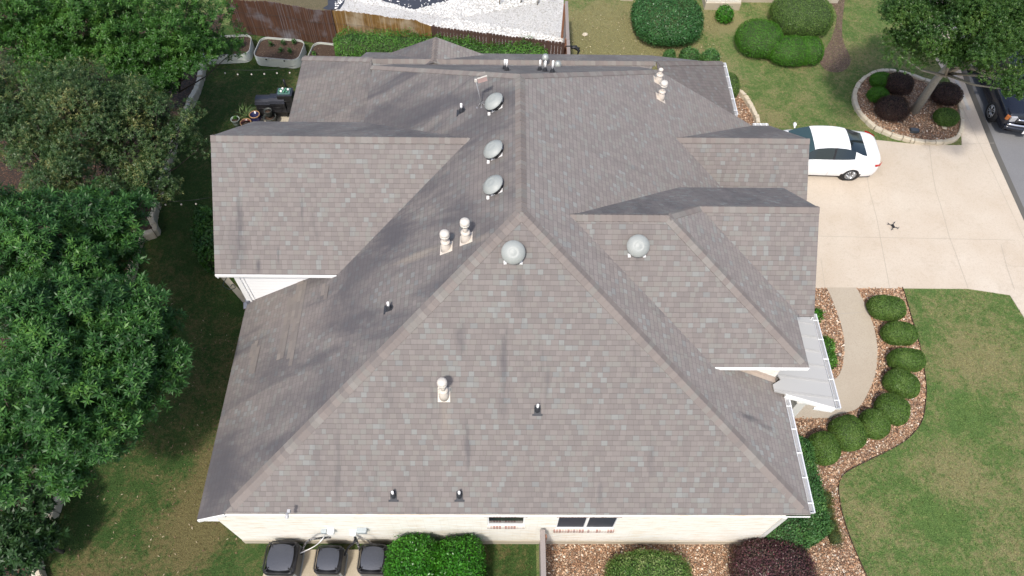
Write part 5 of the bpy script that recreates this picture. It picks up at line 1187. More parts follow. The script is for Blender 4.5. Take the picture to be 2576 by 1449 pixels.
def suv(loc, rz, lab):
    t = empty('parked_car', loc, lab, 'car', rz=rz)
    def S(x, hw, zs, zb, yb, zr, yr, zc):
        return (x, [(hw*.95, .34), (hw, .6), (hw*1.0, zs*.82), (hw*.98, zs), (yb, zb), (yr, zr), (yr*.6, zr+(zc-zr)*.75), (0, zc)])
    st = [S(0, .80, .66, .70, .76, .72, .7, .74), S(.05, .90, .80, .90, .84, .96, .76, .98), S(.14, .95, .95, 1.05, .88, 1.10, .78, 1.13), S(.6, .99, 1.02, 1.10, .90, 1.15, .8, 1.19), S(1.35, 1.0, 1.06, 1.14, .90, 1.19, .8, 1.23), S(1.55, 1.0, 1.08, 1.17, .89, 1.24, .8, 1.28),
          S(2.15, 1.0, 1.1, 1.20, .87, 1.78, .70, 1.84), S(2.35, 1.0, 1.1, 1.20, .87, 1.84, .69, 1.90), S(3.2, 1.0, 1.1, 1.2, .87, 1.86, .69, 1.93), S(3.3, 1.0, 1.1, 1.2, .87, 1.86, .69, 1.93), S(4.2, 1.0, 1.1, 1.2, .87, 1.85, .69, 1.92), S(4.3, 1.0, 1.1, 1.2, .87, 1.85, .69, 1.92), S(4.85, .99, 1.1, 1.2, .86, 1.80, .69, 1.88), S(5.08, .97, 1.06, 1.16, .85, 1.25, .7, 1.3), S(5.13, .95, .9, .95, .8, .98, .7, 1.0)]
    r = loft(st, [(5, 6, 5, 7, 'windscreen'), (6, 8, 4, 5, 'side_window'), (9, 10, 4, 5, 'side_window'), (11, 12, 4, 5, 'side_window'), (12, 13, 5, 7, 'rear_window')], {'body': paintb, 'windscreen': cglass, 'side_window': cglass, 'rear_window': cglass}, t)
    m = r['body'].modifiers.new('edge', 'EDGE_SPLIT'); m.split_angle = math.radians(45)
    def arc(x, y0, y1, z, bow=.10, n=14): return [(x+bow*((y/.95)**2), y, z) for y in [y0+(y1-y0)*i/n for i in range(n+1)]]
    mb = MB(); mb.bx((-.0, -.78, .30), (.2, .78, .34)); 
    mb.tube(arc(-.10, -.86, .86, .52, .17), .095, 8); mb.build('front_bumper', paintb, t)
    mb = MB(); mb.tube(arc(-.075, -.80, .80, .66, .15), .055, 8); mb.build('bumper_trim', chrome, t)
    mb = MB(); 
    for z in (.77, .84): mb.tube(arc(-.01, -.52, .52, z, .10), .012, 6)
    mb.tube(arc(-.035, -.54, .54, .905, .12), .035, 8); mb.build('grille_bar', chrome, t)
    mb = MB(); mb.tube(arc(.03, -.55, .55, .82, .10), .10, 8); mb.build('grille', M['black'], t)
    mb = MB(); mb.box((-.055, 0, .90), (.03, .17, .055)); mb.build('badge', plain('gold_badge', (.5, .42, .25), .35, .5), t)
    for s in (-1, 1):
        mb = MB(); mb.box((.06, s*.70, .90), (.12, .26, .24), rz=s*.18); bevel(mb.build('headlight', lampc, t), .03, 2)
        mb = MB(); mb.box((.14, s*.875, .90), (.14, .12, .22), rz=s*.7); bevel(mb.build('indicator_lamp', lampo, t), .02, 2)
        mb = MB(); mb.box((.02, s*.66, .50), (.06, .17, .05)); mb.build('fog_lamp', M['pvc'], t)
        mb = MB(); mb.box((1.75, s*1.12, 1.27), (.12, .24, .17)); bevel(mb.build('wing_mirror', paintb, t), .03)
        for x in (.98, 3.98):
            mb = MB(); mb.lathe([(.46, 0), (.46, .03), (0, .03)], (x, s*.985+(0 if s > 0 else .03), .42), 28, Matrix.Rotation(math.radians(90), 3, 'X')); mb.build('wheel_arch', M['dark'], t); wheel(t, x, s*.89, .40, .27, s)
    mb = MB(); mb.box((-.205, 0, .47), (.015, .31, .155)); mb.build('number_plate', M['pvc'], t)
    mb = MB(); mb.bx((.3, -.85, .3), (4.9, .85, .4)); mb.build('underbody', M['dark'], t)
    return t
sp = at(2525, 324, .35)
suv((20.86, 20.95, -.14), math.radians(90-4), 'black sport utility vehicle with chrome grille parked at the kerb under the oak')

# ------------------------------------------------------------------ plants
def leaf_mesh(name, P, D, N, L, Wd, mats, extra=None, smooth=False, parent=None, base_off=(0, 0, 0)):
    """leaves as folded diamonds: P base points, D directions, N normals (n x 3), L, Wd lengths; extra = (verts, faces) of solid parts in material 1"""
    n = len(P); S = np.cross(D, N); S /= np.linalg.norm(S, axis=1)[:, None]+1e-9; N2 = np.cross(S, D)
    L = np.asarray(L).reshape(-1, 1)*np.ones((n, 1)); Wd = np.asarray(Wd).reshape(-1, 1)*np.ones((n, 1))
    mid = P+D*L*.5
    v = np.empty((n, 4, 3)); v[:, 0] = P; v[:, 1] = mid+S*Wd*.5+N2*Wd*.18; v[:, 2] = P+D*L-N2*L*.10; v[:, 3] = mid-S*Wd*.5+N2*Wd*.18
    v = v.reshape(-1, 3)-np.array(base_off); idx = np.arange(n*4, dtype=np.int32)
    ls = np.arange(n, dtype=np.int32)*4; lt = np.full(n, 4, np.int32); mi = np.zeros(n, np.int32)
    if extra:
        ev, ef = extra; b = len(v); v = np.vstack([v, np.array(ev)-np.array(base_off)]); e_idx = []; els = []; elt = []; k = len(idx)
        for f in ef: els.append(k); elt.append(len(f)); k += len(f); e_idx += [b+i for i in f]
        idx = np.concatenate([idx, np.array(e_idx, np.int32)]); ls = np.concatenate([ls, np.array(els, np.int32)]); lt = np.concatenate([lt, np.array(elt, np.int32)]); mi = np.concatenate([mi, np.ones(len(ef), np.int32)])
    me = bpy.data.meshes.new(name); me.vertices.add(len(v)); me.vertices.foreach_set('co', v.astype(np.float32).ravel())
    me.loops.add(len(idx)); me.loops.foreach_set('vertex_index', idx); me.polygons.add(len(ls)); me.polygons.foreach_set('loop_start', ls); me.polygons.foreach_set('loop_total', lt)
    for m in mats: me.materials.append(m)
    me.polygons.foreach_set('material_index', mi); me.update(calc_edges=True)
    o = bpy.data.objects.new(name, me); COL.objects.link(o)
    if parent: o.parent = parent
    return o
def unit(n):
    a = nr.normal(size=(n, 3)); return a/np.linalg.norm(a, axis=1)[:, None]
def lumps(n, R):
    return [(unit(1)[0], R*rnd.uniform(.5, 1)) for _ in range(n)]
def shrub(name, c, r, n, L, Wd, mat, lab, cat='shrub', group=None, p=2.3, rz=0., lump=.06, nl=26, core=None, jit=.55, z0=0., up=.2, shag=.03, cs=.93, out=(-.15, .9)):
    "clipped or loose shrub: leaf shell on a lumpy superellipsoid with a dark inside"
    rx, ry, h = r; rzz = h*.5 if False else h
    lv = unit(nl); la = nr.uniform(-1, 1, nl)*lump
    def rad(d):
        e = 2/p; base = (np.abs(d[:, 0])**p+np.abs(d[:, 1])**p+np.abs(d[:, 2])**p)**(-1/p)
        s = ((d@lv.T).clip(0, 1)**10)@la; return base*(1+s)
    d = unit(int(n*1.7)); d = d[d[:, 2] > -.35]; d = d[:n]; R = rad(d)*(1+nr.normal(0, shag, len(d)))
    cz = z0+h*.42; S = np.array([rx, ry, h*.58])
    pos = d*R[:, None]*S; nor = d/S; nor /= np.linalg.norm(nor, axis=1)[:, None]
    D = nor*nr.uniform(*out, (len(d), 1))+unit(len(d))*jit+np.array([0, 0, up]); D /= np.linalg.norm(D, axis=1)[:, None]
    N = nor+unit(len(d))*.5
    LL = L*nr.uniform(.7, 1.3, len(d)); pos = pos-D*LL[:, None]*.4; N = nor+unit(len(d))*.35
    mb = MB(); nu, nv = 24, 12; ev = []
    for j in range(nv+1):
        th = math.pi*.62*j/nv
        for i in range(nu): ph = 2*math.pi*i/nu; ev.append((math.sin(th)*math.cos(ph), math.sin(th)*math.sin(ph), math.cos(th)))
    ev = np.array(ev); ev = ev*rad(ev)[:, None]*S*cs
    ef = [(j*nu+i, (j+1)*nu+i, (j+1)*nu+(i+1) % nu, j*nu+(i+1) % nu) for j in range(nv) for i in range(nu)]
    ca, sa = math.cos(rz), math.sin(rz); Rm = np.array([[ca, -sa, 0], [sa, ca, 0], [0, 0, 1]]); off = np.array([0, 0, cz-z0])
    pos = pos@Rm.T+off; D = D@Rm.T; N = N@Rm.T; ev = ev@Rm.T+off
    ev[:, 2] = np.maximum(ev[:, 2], -.02); pos[:, 2] = np.maximum(pos[:, 2], .01)
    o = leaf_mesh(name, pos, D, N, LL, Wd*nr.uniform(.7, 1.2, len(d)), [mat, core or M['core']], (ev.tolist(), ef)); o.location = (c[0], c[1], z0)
    return tag(o, lab, cat, group)
# eight clipped boxwoods along the front walk (top centre, half widths in the photograph)
BX = [((2234, 765), .62, .47, 'first clipped boxwood of the curved row, by the driveway edge'), ((2267, 829), .57, .43, 'second clipped boxwood of the row, below the one by the driveway'), ((2286, 896), .58, .40, 'third and outermost clipped boxwood of the row, wide and reaching towards the lawn'),
      ((2272, 955), .56, .45, 'fourth clipped boxwood of the row, just below the outermost one'), ((2249, 1019), .53, .50, 'fifth clipped boxwood, where the row starts to bend back to the house'), ((2204, 1056), .44, .50, 'sixth clipped boxwood, the slim one with a taller bush on either side'),
      ((2137, 1080), .52, .60, 'seventh clipped boxwood, the tall one right beside the porch floor'), ((2076, 1118), .46, .54, 'last clipped boxwood, nearest the front gutter of the house')]
for i, ((u, v), rx, ry, lab) in enumerate(BX):
    p = at(u, v+6, .45)
    shrub('clipped_boxwood', p, (rx*.92, ry*.86, .72), 9500, .034, .022, M['lf_box'], lab, 'boxwood', 'clipped boxwoods along the curved walk', p=2.7, rz=(-.5 if i in (3, 4) else (.25 if i > 5 else -.1)), lump=.05, jit=.7, shag=.012, out=(-.2, .25), up=.0)
# island shrubs
for (u, v, rx, ry, h, mt, lab, nm) in ((2215, 203, .42, .36, .5, 'lf_boxb', 'small green clipped shrub at the top of the island bed', 'clipped_shrub'), (2208, 240, .42, .36, .5, 'lf_boxb', 'small green clipped shrub at the left of the island bed', 'clipped_shrub'),
        (2262, 213, .55, .50, .75, 'lf_maroon', 'dark maroon shrub behind, at the top of the island bed', 'maroon_shrub'), (2244, 274, .62, .60, .8, 'lf_maroon', 'largest dark maroon shrub, in front beside the oak trunk', 'maroon_shrub'),
        (2380, 238, .58, .50, .75, 'lf_maroon', 'dark maroon shrub at the street side of the island bed', 'maroon_shrub'), (2379, 296, .46, .40, .55, 'lf_box', 'green clipped shrub at the street side of the island bed', 'clipped_shrub')):
    p = at(u, v, h*.5); shrub(nm, p, (rx, ry, h), 5200, .04, .026, M[mt], lab, 'shrub', 'round shrubs in the island bed', p=2.3, core=M['core_d'] if mt == 'lf_maroon' else None, z0=.05, shag=.03)
# big shrubs across the side lawn
p = at(1679, 42, .7); shrub('viburnum_bush', p, (1.52, 1.50, 1.3), 15000, .065, .045, M['lf_vib'], 'big round dark green bush alone on the dry lawn at the top', 'bush', p=2.4, lump=.05, out=(-.15, .4))
p = at(1913, 93, .6); shrub('clipped_shrub', p, (1.0, .98, 1.1), 11000, .04, .026, M['lf_boxb'], 'left lobe of the bright green round shrubs', 'shrub', 'bright green round shrubs on the side lawn', p=2.4, lump=.04, out=(-.15, .4))
p = at(1990, 122, .6); shrub('clipped_shrub', p, (.88, .70, 1.0), 9000, .04, .026, M['lf_boxb'], 'middle lobe of the bright green round shrubs, nearest the house', 'shrub', 'bright green round shrubs on the side lawn', p=2.4, lump=.04, out=(-.15, .4))
p = at(2035, 120, .6); shrub('clipped_shrub', p, (.62, .66, .95), 6000, .04, .026, M['lf_boxb'], 'small right lobe of the bright green round shrubs', 'shrub', 'bright green round shrubs on the side lawn', p=2.4, lump=.06, out=(-.15, .4))
p = at(2018, 30, .7); shrub('clipped_shrub', p, (1.32, 1.25, 1.3), 13000, .045, .028, M['lf_box'], 'large olive green dome shrub behind the bright lobes', 'shrub', p=2.5, lump=.04, out=(-.15, .4))
p = at(1823, 36, .3); shrub('yellow_green_bush', p, (.34, .40, .6), 1800, .07, .04, M['lf_priv'], 'small loose yellow-green bush before the neighbour wall', 'bush', lump=.12, shag=.1)
for i, (u, v, s, lab) in enumerate(((1683, 142, .24, 'leftmost'), (1735, 141, .40, 'middle, largest'), (1788, 144, .36, 'rightmost'))):
    p = at(u, v, .3); shrub('low_bush', p, (s, s*.8, .6), 1500, .07, .045, M['lf_jas'], lab+' of the three low bushes peeking over the rear roof edge', 'bush', 'three low bushes behind the roof', lump=.12, shag=.09)
p = at(1836, 215, .3); shrub('clipped_shrub', (p[0]-.05, p[1], 0), (.42, .62, .7), 3200, .04, .026, M['lf_box'], 'dark green shrub showing past the rear corner gutter', 'shrub', p=2.3, out=(-.15, .4))
# hedge behind the house
def hedge(name, path, w, h, n, L, Wd, mat, lab, cat='hedge', z0=0., lump=.07, zv=None, core=None, jit=.7, shag=.08):
    P = np.array(path, float); seg = np.linalg.norm(np.diff(P, axis=0), axis=1); cum = np.concatenate([[0], np.cumsum(seg)]); T = cum[-1]
    t = nr.uniform(0, T, n); k = np.clip(np.searchsorted(cum, t)-1, 0, len(seg)-1); f = ((t-cum[k])/seg[k])[:, None]; c = P[k]*(1-f)+P[k+1]*f; d = (P[k+1]-P[k])/seg[k][:, None]; nn_ = np.stack([-d[:, 1], d[:, 0]], 1)
    a = nr.uniform(-.25*math.pi, 1.25*math.pi, n); pe = 2.8; ca, sa = np.cos(a), np.sin(a); rr = (np.abs(ca)**pe+np.abs(sa)**pe)**(-1/pe)
    endt = np.minimum(t, T-t); es = np.sqrt(np.clip(1-(1-np.clip(endt/(w*.55), 0, 1))**2, .02, 1))
    lum = 1+lump*(np.sin(t*2.3+a*1.7)+np.sin(t*5.1-a*2.6+1)*.7+np.sin(t*9.7+a*4)*.4)+nr.normal(0, shag, n)
    off = ca*rr*w/2*es*lum; z = h*.5+sa*rr*h*.5*lum
    pos = np.stack([c[:, 0]+nn_[:, 0]*off, c[:, 1]+nn_[:, 1]*off, np.maximum(z*(.75+.25*es), .02)], 1)
    nor = np.stack([nn_[:, 0]*ca, nn_[:, 1]*ca, sa], 1); D = nor*.3+unit(n)*jit+np.array([0, 0, .1]); D /= np.linalg.norm(D, axis=1)[:, None]; N = nor+unit(n)*.5
    ev = []; ef = []; m = max(8, int(T/.3)); kk = 10
    for i in range(m+1):
        tt = T*i/m; q = min(len(seg)-1, max(0, int(np.searchsorted(cum, tt)-1))); ff = (tt-cum[q])/seg[q]; cc_ = P[q]*(1-ff)+P[q+1]*ff; dd = (P[q+1]-P[q])/seg[q]
        e_ = math.sqrt(max(.02, 1-(1-min(1, min(tt, T-tt)/(w*.55)))**2))
        for j in range(kk):
            aa = -.25*math.pi+1.5*math.pi*j/(kk-1); r_ = (abs(math.cos(aa))**pe+abs(math.sin(aa))**pe)**(-1/pe)*.88; o_ = math.cos(aa)*r_*w/2*e_
            ev.append((cc_[0]-dd[1]*o_, cc_[1]+dd[0]*o_, max(0, (h*.5+math.sin(aa)*r_*h*.5)*(.75+.25*e_))))
    ef = [(i*kk+j, i*kk+j+1, (i+1)*kk+j+1, (i+1)*kk+j) for i in range(m) for j in range(kk-1)]
    b = (P[0][0], P[0][1], 0); LL = L*nr.uniform(.7, 1.3, n)
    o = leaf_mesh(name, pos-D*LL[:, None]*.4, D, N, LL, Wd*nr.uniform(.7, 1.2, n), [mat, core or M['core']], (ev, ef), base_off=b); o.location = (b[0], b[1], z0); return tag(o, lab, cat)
a, b = at(842, 118, 1.0), at(1398, 106, 1.3)
hedge('rear_hedge', [(a[0], a[1]), (-3.2, 24.35), (-.5, 23.75), (b[0]-.35, b[1]-.55)], 1.3, 1.6, 24000, .07, .038, M['lf_hedge'], 'long bright green hedge between the rear roof and the fences', jit=.8, shag=.10)
# front hedge and shrubs
jp = px([(1992, 1130), (2015, 1200), (2033, 1280), (2040, 1340), (2052, 1368)], .5)
hedge('jasmine_hedge', [(jp[0][0]-.1, jp[0][1]+.4)]+[(x-.05, y) for x, y in jp], 1.0, .95, 19000, .055, .034, M['lf_jas'], 'trimmed green hedge under the front gutter, broadening to the corner')
p = at(1970, 1340, .6); shrub('jasmine_bush', (p[0], p[1], 0), (.75, .62, 1.0), 6500, .06, .036, M['lf_jas'], 'dark green mass of jasmine in the shade of the roof corner', 'bush', lump=.08, shag=.06, out=(-.15, .4))
p = at(1948, 1440, .75); shrub('purple_bush', (p[0], p[1]-.02, 0), (1.06, .90, 1.35), 15000, .05, .03, M['lf_purp'], 'wide deep purple bush at the bottom edge by the wall corner', 'bush', p=2.5, core=M['core_d'], lump=.07, shag=.05, out=(-.15, .4))
p = at(1632, 1452, .45); shrub('variegated_bush', (p[0], p[1]-.08, 0), (1.10, .72, .95), 12500, .05, .03, M['lf_vari'], 'low variegated green and cream bush in river rock at the bottom edge', 'bush', p=2.3, lump=.12, shag=.05, out=(-.15, .4))
p = at(1036, 1445, 1.1); q = at(1160, 1440, 1.1)
shrub('privet_bush', (p[0]+.02, p[1]-.05, 0), (.70, .94, 1.72), 15000, .075, .042, M['lf_priv'], 'left half of the big glossy bright green bush by the third condenser', 'bush', 'pair of merged glossy bushes by the wall', p=3.4, lump=.06, shag=.06, jit=.8, out=(-.15, .4))
shrub('privet_bush', (q[0]-.06, q[1]-.05, 0), (.62, .96, 1.72), 13500, .075, .042, M['lf_priv'], 'right half of the big glossy bright green bush, next to the small lawn patch', 'bush', 'pair of merged glossy bushes by the wall', p=3.4, lump=.06, shag=.06, jit=.8, out=(-.15, .4))
# small plants at the porch bed and wing wall
for (u, v, r, h, lab) in ((2083, 872, .26, .5, 'upper'), (2090, 900, .24, .45, 'lower')):
    p = at(u-6, v, .3); shrub('fern_clump', p, (r, r*1.2, h), 1300, .10, .03, M['lf_hedge'], lab+' of two feathery green clumps by the porch gutter', 'plant', 'feathery clumps by the porch gutter', lump=.1, shag=.14, jit=.6)
p = at(2057, 792, .2); shrub('yellow_plant', (p[0]-.1, p[1], 0), (.22, .2, .4), 500, .12, .03, M['lf_priv'], 'small yellow-green plant at the porch roof corner', 'plant', lump=.1, shag=.2)
p = at(2100, 1340, .1); 
for i, (u, v) in enumerate(((2062, 1290), (2075, 1325), (2082, 1352), (2060, 1255))): p = at(u+18, v, .15); shrub('grass_tuft', p, (.16, .2, .3), 500, .15, .012, leafmat('dry_grass_%d' % i, [(.06, .10, .02), (.16, .17, .05), (.25, .22, .09)]) if i == 0 else bpy.data.materials['dry_grass_0'], ('first', 'second', 'third', 'fourth')[(1, 2, 3, 0)[i]]+' dry grass tuft counting down along the rock bed beside the trimmed hedge', 'grass tuft', 'dry grass tufts beside the hedge', lump=.1, shag=.3, jit=.3, up=.9)
p = at(505, 600, .6); hedge('climbing_plant', px([(521, 545), (524, 600), (532, 668)], .6), .62, 1.3, 3600, .11, .085, M['lf_dark'], 'broad-leaved green plant growing along the wall of the west wing', 'plant', lump=.1, shag=.12)
p = at(560, 600, .3)
# seedlings in the planters, plants in pots
def sprig(u, v, z, r, h, n, L, Wd, mat, lab, grp=None, nm='seedling', cat='seedling'):
    p = at(u, v, z+h*.5); k = n; d = unit(k); d[:, 2] = np.abs(d[:, 2])*.8+.25; d /= np.linalg.norm(d, axis=1)[:, None]
    P = np.zeros((k, 3)); P[:, :2] = nr.normal(0, r*.22, (k, 2)); P[:, 2] = nr.uniform(.2, .85, k)*h
    st = MB(); st.tube([(0, 0, 0), (0, 0, h*.9)], .006, 4); ext = (st.v, st.f)
    o = leaf_mesh(nm, P, d, unit(k)*.5+np.array([0, 0, 1.]), L*nr.uniform(.7, 1.2, k), Wd, [mat, M['barkd']], ext); o.location = (p[0], p[1], z); return tag(o, lab, cat, grp)
SL = 'seedlings in the corrugated planters'
for (u, v, lab) in ((682, 112, 'seedling at the left end of the whole planter, before the far edge'), (706, 126, 'seedling in the middle of the whole planter'), (729, 128, 'larger seedling right of the middle in the whole planter'), (740, 106, 'seedling in the far right corner of the whole planter'), (712, 108, 'small seedling by the far edge of the whole planter'), (790, 135, 'seedling at the left of the planter by the hedge')):
    sprig(u, v, .36, .16, .25, 60, .10, .04, M['lf_dark'], lab, SL)
for (u, v, lab) in ((545, 125, 'bright bean plant at the left of the shaded planter'), (575, 118, 'bright bean plant in the middle of the shaded planter'), (603, 108, 'bright bean plant at the right of the shaded planter')):
    sprig(u, v, .36, .25, .4, 110, .14, .05, M['lf_bright'], lab, SL)
p = (640, 300)
sprig(618, 289, .1, .25, .45, 26, .42, .045, leafmat('strap_leaves', [(.06, .12, .03), (.12, .19, .06), (.22, .28, .12)]), 'spreading striped strap-leaved plant among the pots', nm='strap_plant', cat='plant')
sprig(591, 297, .33, .12, .12, 120, .06, .03, M['lf_hedge'], 'small green plant growing in the pale green pot', nm='pot_plant', cat='plant')
# saplings in the white gravel
for i, (u, v, lab) in enumerate(((1256, 8, 'leftmost sapling'), (1310, 2, 'middle sapling'), (1352, 6, 'rightmost sapling'))):
    p = at(u, v+6, 0); t = empty('sapling', (p[0], p[1], 0), lab+' of the three at the top edge in the white gravel', 'tree', 'saplings in the white gravel'); mb = MB(); mb.tube([(0, 0, 0), (.05, .02, .6), (-.02, .05, 1.3)], [.03, .025, .015], 6); mb.build('trunk', M['bark'], t)
    P = nr.normal(0, .35, (700, 3))*np.array([1, 1, .6])+np.array([0, .25, 1.35]); leaf_mesh('crown', P, unit(700), unit(700), .10, .04, [M['lf_hedge']], parent=t)

# trees ---------------------------------------------------------------
def tree(name, c, zc, r, rz_, nclump, rosettes, k, L, Wd, mat, lab, cat='tree', group=None, trunk_r=.11, bark='bark', clump=(.34, .62), flat=.0, lean=(0, 0), twig=True, tilt=.35):
    """crown = many leaf rosettes on clumps spread through an uneven ellipsoid; trunk with limbs to the clumps"""
    t = empty(name, (c[0], c[1], 0), lab, cat, group)
    # clump centres
    C_ = []; tries = 0
    while len(C_) < nclump and tries < nclump*40:
        tries += 1; d = unit(1)[0]; q = rnd.random()**.42; p = d*q*np.array([r, r, rz_])*(1+.14*math.sin(3*math.atan2(d[1], d[0])+c[0]))
        if p[2] < -rz_*.75: continue
        C_.append(p+np.array([lean[0], lean[1], zc]))
    C_ = np.array(C_); cr_ = nr.uniform(*clump, len(C_))
    ci = nr.integers(0, len(C_), rosettes); d = unit(rosettes); d[:, 2] = np.where(d[:, 2] < -.2, -d[:, 2], d[:, 2]); 
    B_ = C_[ci]+d*cr_[ci][:, None]*np.array([1, 1, .72])*nr.uniform(.55, 1.08, (rosettes, 1))
    ax = d*.7+np.array([0, 0, .75])+unit(rosettes)*.35; ax /= np.linalg.norm(ax, axis=1)[:, None]
    # rosettes
    t1 = np.cross(ax, unit(rosettes)); t1 /= np.linalg.norm(t1, axis=1)[:, None]; t2 = np.cross(ax, t1)
    P = []; D = []; N = []; LL = []
    ph0 = nr.uniform(0, 6.28, rosettes); sc = nr.uniform(.7, 1.25, rosettes)
    for j in range(k):
        ph = ph0+j*2.39996; el = tilt+(-.25+.75*j/max(1, k-1)) ; rad = np.cos(ph)[:, None]*t1+np.sin(ph)[:, None]*t2
        dd = rad*math.cos(el)+ax*math.sin(el)+unit(rosettes)*.13; dd /= np.linalg.norm(dd, axis=1)[:, None]
        P.append(B_-ax*(.05*L/.1*(1-j/k))*1.0); D.append(dd); N.append(ax*math.cos(el)-rad*math.sin(el)); LL.append(L*sc*nr.uniform(.75, 1.15, rosettes))
    P, D, N, LL = np.vstack(P), np.vstack(D), np.vstack(N), np.concatenate(LL)
    leaf_mesh('crown', P, D, N, LL, LL*(Wd/L), [M[mat]], parent=t)
    mb = MB(); top = (lean[0]*.6, lean[1]*.6, zc-rz_*.35); mb.tube([(0, 0, -.05), (.03, -.02, zc*.3), (lean[0]*.3, lean[1]*.3, zc*.55), top], [trunk_r*1.35, trunk_r, trunk_r*.8, trunk_r*.55], 10)
    for q in C_[::max(1, len(C_)//26)]:
        s = Vector((lean[0]*.4, lean[1]*.4, zc*.5+rnd.uniform(-.4, .6))); e = Vector(q); m = (s+e)/2+Vector((0, 0, -.15)); mb.tube([s, m, e], [trunk_r*.42, trunk_r*.25, .012], 6)
    mb.build('trunk', M[bark], t); return t
GR = 'trees of the grove on the west side'
T = [('broadleaf_tree', (70, 55), 5.6, 1.75, 1.3, 'lf_bright', 'bright green long-leaved tree in the top left corner'),
     ('broadleaf_tree', (285, 40), 5.7, 1.55, 1.3, 'lf_bright', 'bright green long-leaved tree at the top, second from the left corner'),
     ('broadleaf_tree', (475, 92), 5.2, 1.25, 1.2, 'lf_bright', 'bright green tree overhanging the shaded corrugated planter'),
     ('olive_tree', (60, 300), 5.8, 1.55, 1.2, 'lf_olive', 'olive green tree with yellow shoots at the left edge'),
     ('olive_tree', (245, 270), 5.6, 1.40, 1.2, 'lf_olive', 'olive green tree with yellow shoots in the middle of the upper grove'),
     ('olive_tree', (412, 338), 4.6, 1.00, 1.0, 'lf_olive', 'olive green tree with yellow shoots nearest the pots and terrace'),
     ('olive_tree', (150, 430), 5.3, 1.25, 1.0, 'lf_olive', 'olive green tree with yellow shoots just above the dark rosette trees'),
     ('rosette_tree', (70, 620), 6.2, 1.45, 1.2, 'lf_dark', 'rosette-leaved tree at the left edge, level with the wing roof'),
     ('rosette_tree', (262, 580), 5.2, 1.20, 1.1, 'lf_dark', 'dark rosette-leaved tree leaning towards the west wing wall'),
     ('rosette_tree', (110, 850), 6.3, 1.45, 1.2, 'lf_dark', 'rosette-leaved tree at the left edge, level with the white siding'),
     ('rosette_tree', (300, 840), 5.6, 1.20, 1.1, 'lf_dark', 'rosette-leaved tree reaching farthest towards the dark roof slope'),
     ('rosette_tree', (85, 1060), 5.9, 1.35, 1.1, 'lf_dark', 'rosette-leaved tree lowest on the left edge'),
     ('rosette_tree', (255, 1030), 5.2, 1.00, 1.0, 'lf_dark', 'rosette-leaved tree at the lower end of the grove above the back lawn')]
T2 = [('broadleaf_tree', (345, 175), 4.6, 1.2, 1.0, 'lf_bright', 'lower bright green tree between the top trees and the olive ones'), ('broadleaf_tree', (130, 175), 4.8, 1.2, 1.0, 'lf_bright', 'lower bright green tree at the upper left, over the olive trees'),
      ('olive_tree', (335, 445), 4.6, 1.0, 1.0, 'lf_olive', 'olive green tree with yellow shoots beside the stone border, level with the wing ridge'),       ('rosette_tree', (372, 935), 4.9, .85, .9, 'lf_dark', 'small rosette-leaved crown sticking out farthest over the back lawn'), ('rosette_tree', (195, 1125), 4.4, .8, .8, 'lf_dark', 'small rosette-leaved crown just above the bare stretch of stone border'), ('rosette_tree', (215, 730), 5.0, 1.2, 1.0, 'lf_dark', 'rosette-leaved tree filling the middle of the lower grove')]
for nm, (u, v), zc, r, rz_, mt, lab in T+T2:
    zc -= .9; p = at(u, v, zc); sp_ = {'lf_bright': (66, 3300, 8, .125, .036), 'lf_olive': (66, 4300, 7, .085, .030), 'lf_dark': (60, 2600, 9, .145, .040)}[mt]
    f = (r/1.4)**2; bx_ = min(p[0]-.2, -12.95-rnd.uniform(0, .5)); r *= 1.12
    tree(nm, (bx_, p[1]-.1), zc, r, rz_*1.35, int(sp_[0]*f), int(sp_[1]*f), sp_[2], sp_[3], sp_[4], mt, lab, 'tree', GR, trunk_r=.08, bark='barkd', lean=(p[0]-bx_, .1))
for nm, (u, v), zc, r, lab in (('understorey_bush', (55, 1240), 1.6, .85, 'low dark broad-leaved bush over leaf litter by the lower border'), ('understorey_bush', (95, 1360), 1.3, .55, 'low dark bush with the border stones showing beside it'), ('understorey_bush', (20, 1400), 1.7, .8, 'low dark bush in the bottom left corner')):
    p = at(u, v, zc); tree(nm, p, zc, r, .8, 14, int(300*r/.8), 9, .16, .055, 'lf_low', lab, 'bush', 'low bushes under the grove', trunk_r=.04, bark='barkd', clump=(.25, .45))
# street oak
ob = at(2300, 280, .06); tz = 5.8; cc = at(2500, 60, tz)
tree('oak_tree', (ob[0], ob[1]), tz, 3.2, 1.25, 180, 30000, 7, .085, .034, 'lf_oak', 'spreading oak in the oval island bed, its crown over the kerb and dark vehicle', 'tree', None, trunk_r=.145, bark='bark', clump=(.38, .75), lean=(cc[0]-ob[0], cc[1]-ob[1]), tilt=.5)

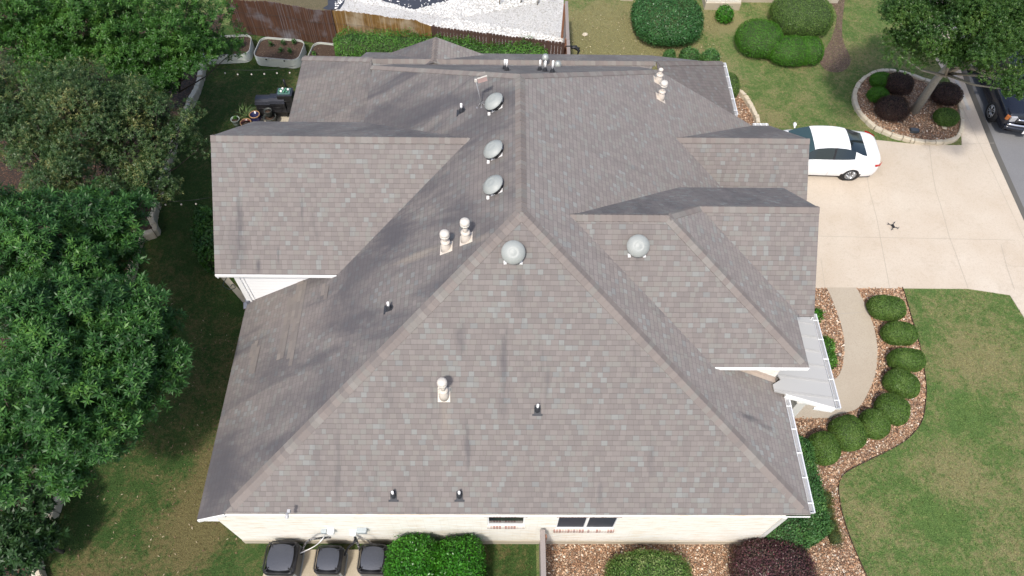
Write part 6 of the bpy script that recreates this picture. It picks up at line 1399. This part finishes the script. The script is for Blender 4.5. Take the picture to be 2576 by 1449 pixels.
# turf: short blades over the lawns that the photograph shows, nobody could count them
def turf(name, boxes, n, mat, avoid):
    P = []
    A_ = [(x1-x0)*(y1-y0) for x0, y0, x1, y1 in boxes]; T_ = sum(A_)
    for (x0, y0, x1, y1), a in zip(boxes, A_):
        k = int(n*a/T_); P.append(np.stack([nr.uniform(x0, x1, k), nr.uniform(y0, y1, k)], 1))
    P = np.vstack(P); keep = np.ones(len(P), bool)
    for poly, inside in avoid:
        q = np.zeros(len(P), bool); m = len(poly); j = m-1
        for i in range(m):
            xi, yi = poly[i][0], poly[i][1]; xj, yj = poly[j][0], poly[j][1]
            if yi != yj: q ^= ((yi > P[:, 1]) != (yj > P[:, 1])) & (P[:, 0] < (xj-xi)*(P[:, 1]-yi)/(yj-yi)+xi)
            j = i
        keep &= (q == inside)
    P = P[keep]; k = len(P); P3 = np.stack([P[:, 0], P[:, 1], np.zeros(k)], 1)
    D = unit(k); D[:, 2] = np.abs(D[:, 2])*.7+.45; D /= np.linalg.norm(D, axis=1)[:, None]
    o = leaf_mesh(name, P3, D, unit(k), nr.uniform(.03, .065, k), .016, [mat]); return tag(o, kind='stuff')
tf, tfb, tfd = M['lawn_front_blade'], M['lawn_back_blade'], M['lawn_front_blade']
dpoly = dr+E2+right+south
turf('grass', [(9.0, 3.0, 19.4, 13.4)], 52000, tf, [(bedpoly, False), (walk, False), (dpoly, False), (bedR+[(19.3, 2)]+[(19.3, 14)]+px([(2276, 724)]), True)])
turf('grass', [(8.4, 19.2, 19.2, 24.0), (11.0, 24, 19.2, 30)], 36000, tf, [(ringc, False), (dpoly, False), (nb+[(9.2, 18.9), (8.3, 18.9), (8.3, 22.0)], False)])
turf('grass', [(2.85, 22.3, 9.6, 29.5)], 22000, tfd, [])
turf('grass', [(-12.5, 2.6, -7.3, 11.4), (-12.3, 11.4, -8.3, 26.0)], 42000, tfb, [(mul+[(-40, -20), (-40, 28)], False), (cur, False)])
turf('grass', [(-1.9, 2.8, .85, 4.8)], 6000, tfb, [])
